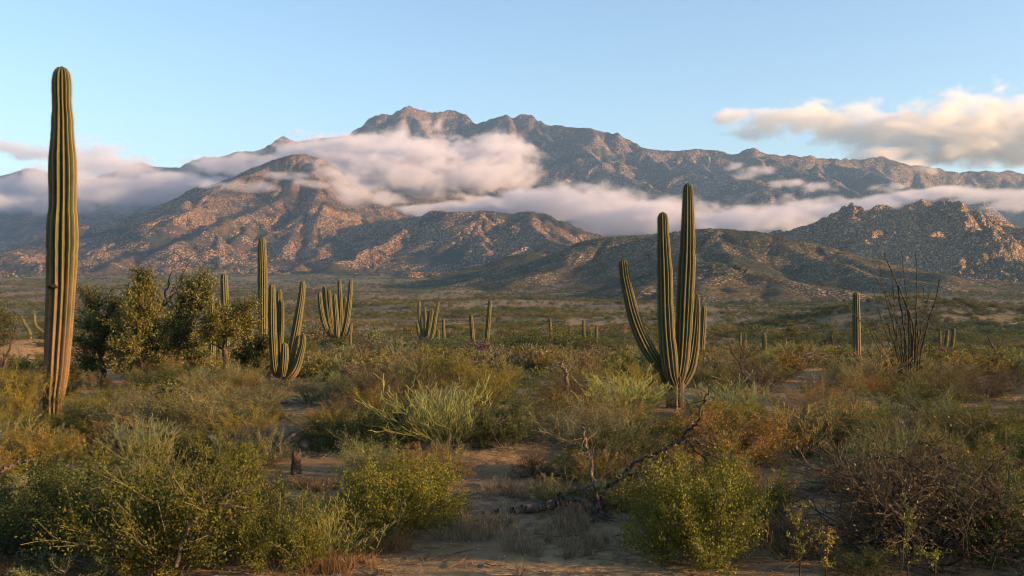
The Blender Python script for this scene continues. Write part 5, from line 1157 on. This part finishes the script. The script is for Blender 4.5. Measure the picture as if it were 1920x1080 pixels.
def scatter(name, P_, S_, tone, label, seed=0, coll=None):
    rs = np.random.RandomState(seed); n = len(P_); me = bpy.data.meshes.new(name); me.vertices.add(n); me.vertices.foreach_set('co', np.asarray(P_, np.float32).ravel())
    for k, typ, arr in (('size', 'FLOAT', S_), ('turn', 'FLOAT', rs.uniform(0, 6.28, n)), ('tone', 'FLOAT_COLOR', tone)):
        a = me.attributes.new(k, typ, 'POINT'); a.data.foreach_set('color' if 'COLOR' in typ else 'value', np.asarray(arr, np.float32).ravel())
    o = link(name, me); ng = bpy.data.node_groups.new(name, 'GeometryNodeTree')
    for io in ('INPUT', 'OUTPUT'): ng.interface.new_socket('Geometry', in_out=io, socket_type='NodeSocketGeometry')
    N_ = ng.nodes; L_ = ng.links; gi = N_.new('NodeGroupInput'); go = N_.new('NodeGroupOutput'); mp = N_.new('GeometryNodeMeshToPoints'); ip = N_.new('GeometryNodeInstanceOnPoints'); ci = N_.new('GeometryNodeCollectionInfo')
    ci.inputs['Collection'].default_value = coll or far_col; ci.inputs['Separate Children'].default_value = True; ci.inputs['Reset Children'].default_value = True
    def na(k, t='FLOAT'):
        q = N_.new('GeometryNodeInputNamedAttribute'); q.data_type = t; q.inputs[0].default_value = k; return q.outputs[0]
    cx_ = N_.new('ShaderNodeCombineXYZ'); L_.new(na('turn'), cx_.inputs[2]); e2r = N_.new('FunctionNodeEulerToRotation'); L_.new(cx_.outputs[0], e2r.inputs[0])
    L_.new(gi.outputs[0], mp.inputs[0]); L_.new(mp.outputs[0], ip.inputs['Points']); L_.new(ci.outputs[0], ip.inputs['Instance']); ip.inputs['Pick Instance'].default_value = True
    ri = N_.new('FunctionNodeRandomValue'); ri.data_type = 'INT'; ri.inputs[4].default_value = 0; ri.inputs[5].default_value = 4; L_.new(ri.outputs[2], ip.inputs['Instance Index'])
    L_.new(e2r.outputs[0], ip.inputs['Rotation']); L_.new(na('size'), ip.inputs['Scale']); L_.new(ip.outputs[0], go.inputs[0])
    md = o.modifiers.new('scrub', 'NODES'); md.node_group = ng; tag(o, label, 'scrub', kind='stuff'); return o
def tones(x, y, n, rs, sc=60, seed=3):
    a = fbm2(x, y, sc, 3, seed)[:, None]; t = np.ones((n, 3))*rs.uniform(.7, 1.25, (n, 1)); t = t*(1+np.array([[.35, .15, -.1]])*a*1.6)*rs.uniform(.88, 1.12, (n, 3))*np.array([[.95, .88, 1.12]]); return np.concatenate([np.clip(t, .2, 2), np.ones((n, 1))], 1)
rs = np.random.RandomState(12); N = 150000
d = 56*np.exp(rs.rand(N)**.72*math.log(2300/56)); u = rs.uniform(-.62, .62, N); x = u*d
dn = fbm2(x, d, 55, 4, 61)+.5*fbm2(x, d, 11, 2, 62); pm = sstep(.15, .5, mound(x, d, pt(1720, 0, 270)[0], 278, 46, 42, 1.0))
keep = (dn > np.interp(d, [56, 110, 160, 1500], [-2, -.2, .10, .06])-.2*pm) | (rs.rand(N) < .2); keep &= ~((d < 110) & (rs.rand(N) < .35))
wash = np.abs((u*F+960)-(1180+160*np.sin(d/260.)))*d/F; keep &= ~((wash < 2.2) & (d > 250) & (d < 900))
x = x[keep]; d = d[keep]; s = rs.uniform(.6, 1.8, len(x))*np.interp(d, [56, 200, 700, 1500, 2300], [.8, 1.1, 1.5, 2.2, 3.0])*(1+(rs.rand(len(x)) < .04)*.9)
z = ground_z(x, d)-.05; tn = tones(x, d, len(x), rs); nr_ = d < 190
scatter('valley_scrub', np.stack([x, d, z], 1)[nr_], s[nr_], tn[nr_], 'low bushes just beyond the cactus flat', 1, far_near)
scatter('valley_scrub', np.stack([x, d, z], 1)[~nr_], s[~nr_], tn[~nr_], 'countless low bushes dotting the far valley floor', 2)
# the same scrub goes on past both sides of the view
n = 2600; d = 5+rs.rand(n)**.7*52; u = rs.uniform(.61, 1.6, n)*rs.choice([-1, 1], n); x = u*d; tn = tones(x, d, n, rs, 12)
scatter('side_scrub', np.stack([x, d, ground_z(x, d)-.03], 1), rs.uniform(.5, 1.4, n), tn, 'desert scrub continuing beyond both edges of the view', 4, far_near)
def on_hill(oname, n, smin, smax, seed, label, zmin=-20, green=1.0):
    me = bpy.data.objects[oname].data; nf = len(me.polygons); c = np.zeros(nf*3, np.float32); me.polygons.foreach_get('center', c); c = c.reshape(-1, 3); a = np.zeros(nf, np.float32); me.polygons.foreach_get('area', a)
    nr = np.zeros(nf*3, np.float32); me.polygons.foreach_get('normal', nr); nr = nr.reshape(-1, 3); rs = np.random.RandomState(seed)
    a = a*(nr[:, 1] < .25)*(c[:, 2] > ground_z(c[:, 0], c[:, 1])-1); k = rs.choice(nf, n, p=a/a.sum()); P_ = c[k]+rs.uniform(-1.2, 1.2, (n, 3))*np.array([1, 1, 0]); P_[:, 2] -= .2
    m = (fbm2(P_[:, 0], P_[:, 1], 40, 3, seed) > -.12) | (rs.rand(n) < .45); P_ = P_[m]; n = len(P_)
    scatter(oname+'_scrub', P_, rs.uniform(smin, smax, n), tones(P_[:, 0], P_[:, 1], n, rs, 80, seed), label, seed)
on_hill('scrub_hill', 17000, 1.3, 2.7, 31, 'bushes speckling the olive scrub hill')
on_hill('low_knoll', 4500, .9, 2.0, 32, 'bushes speckling the low brown knoll')
on_hill('boulder_hill', 6000, 1.6, 3.4, 33, 'bushes growing between the granite boulders')
on_hill('front_mountain', 22000, 2.2, 5.0, 34, 'bushes speckling the slopes of the front mountain')
print('scrub', round(time.time()-T0, 1), flush=True)
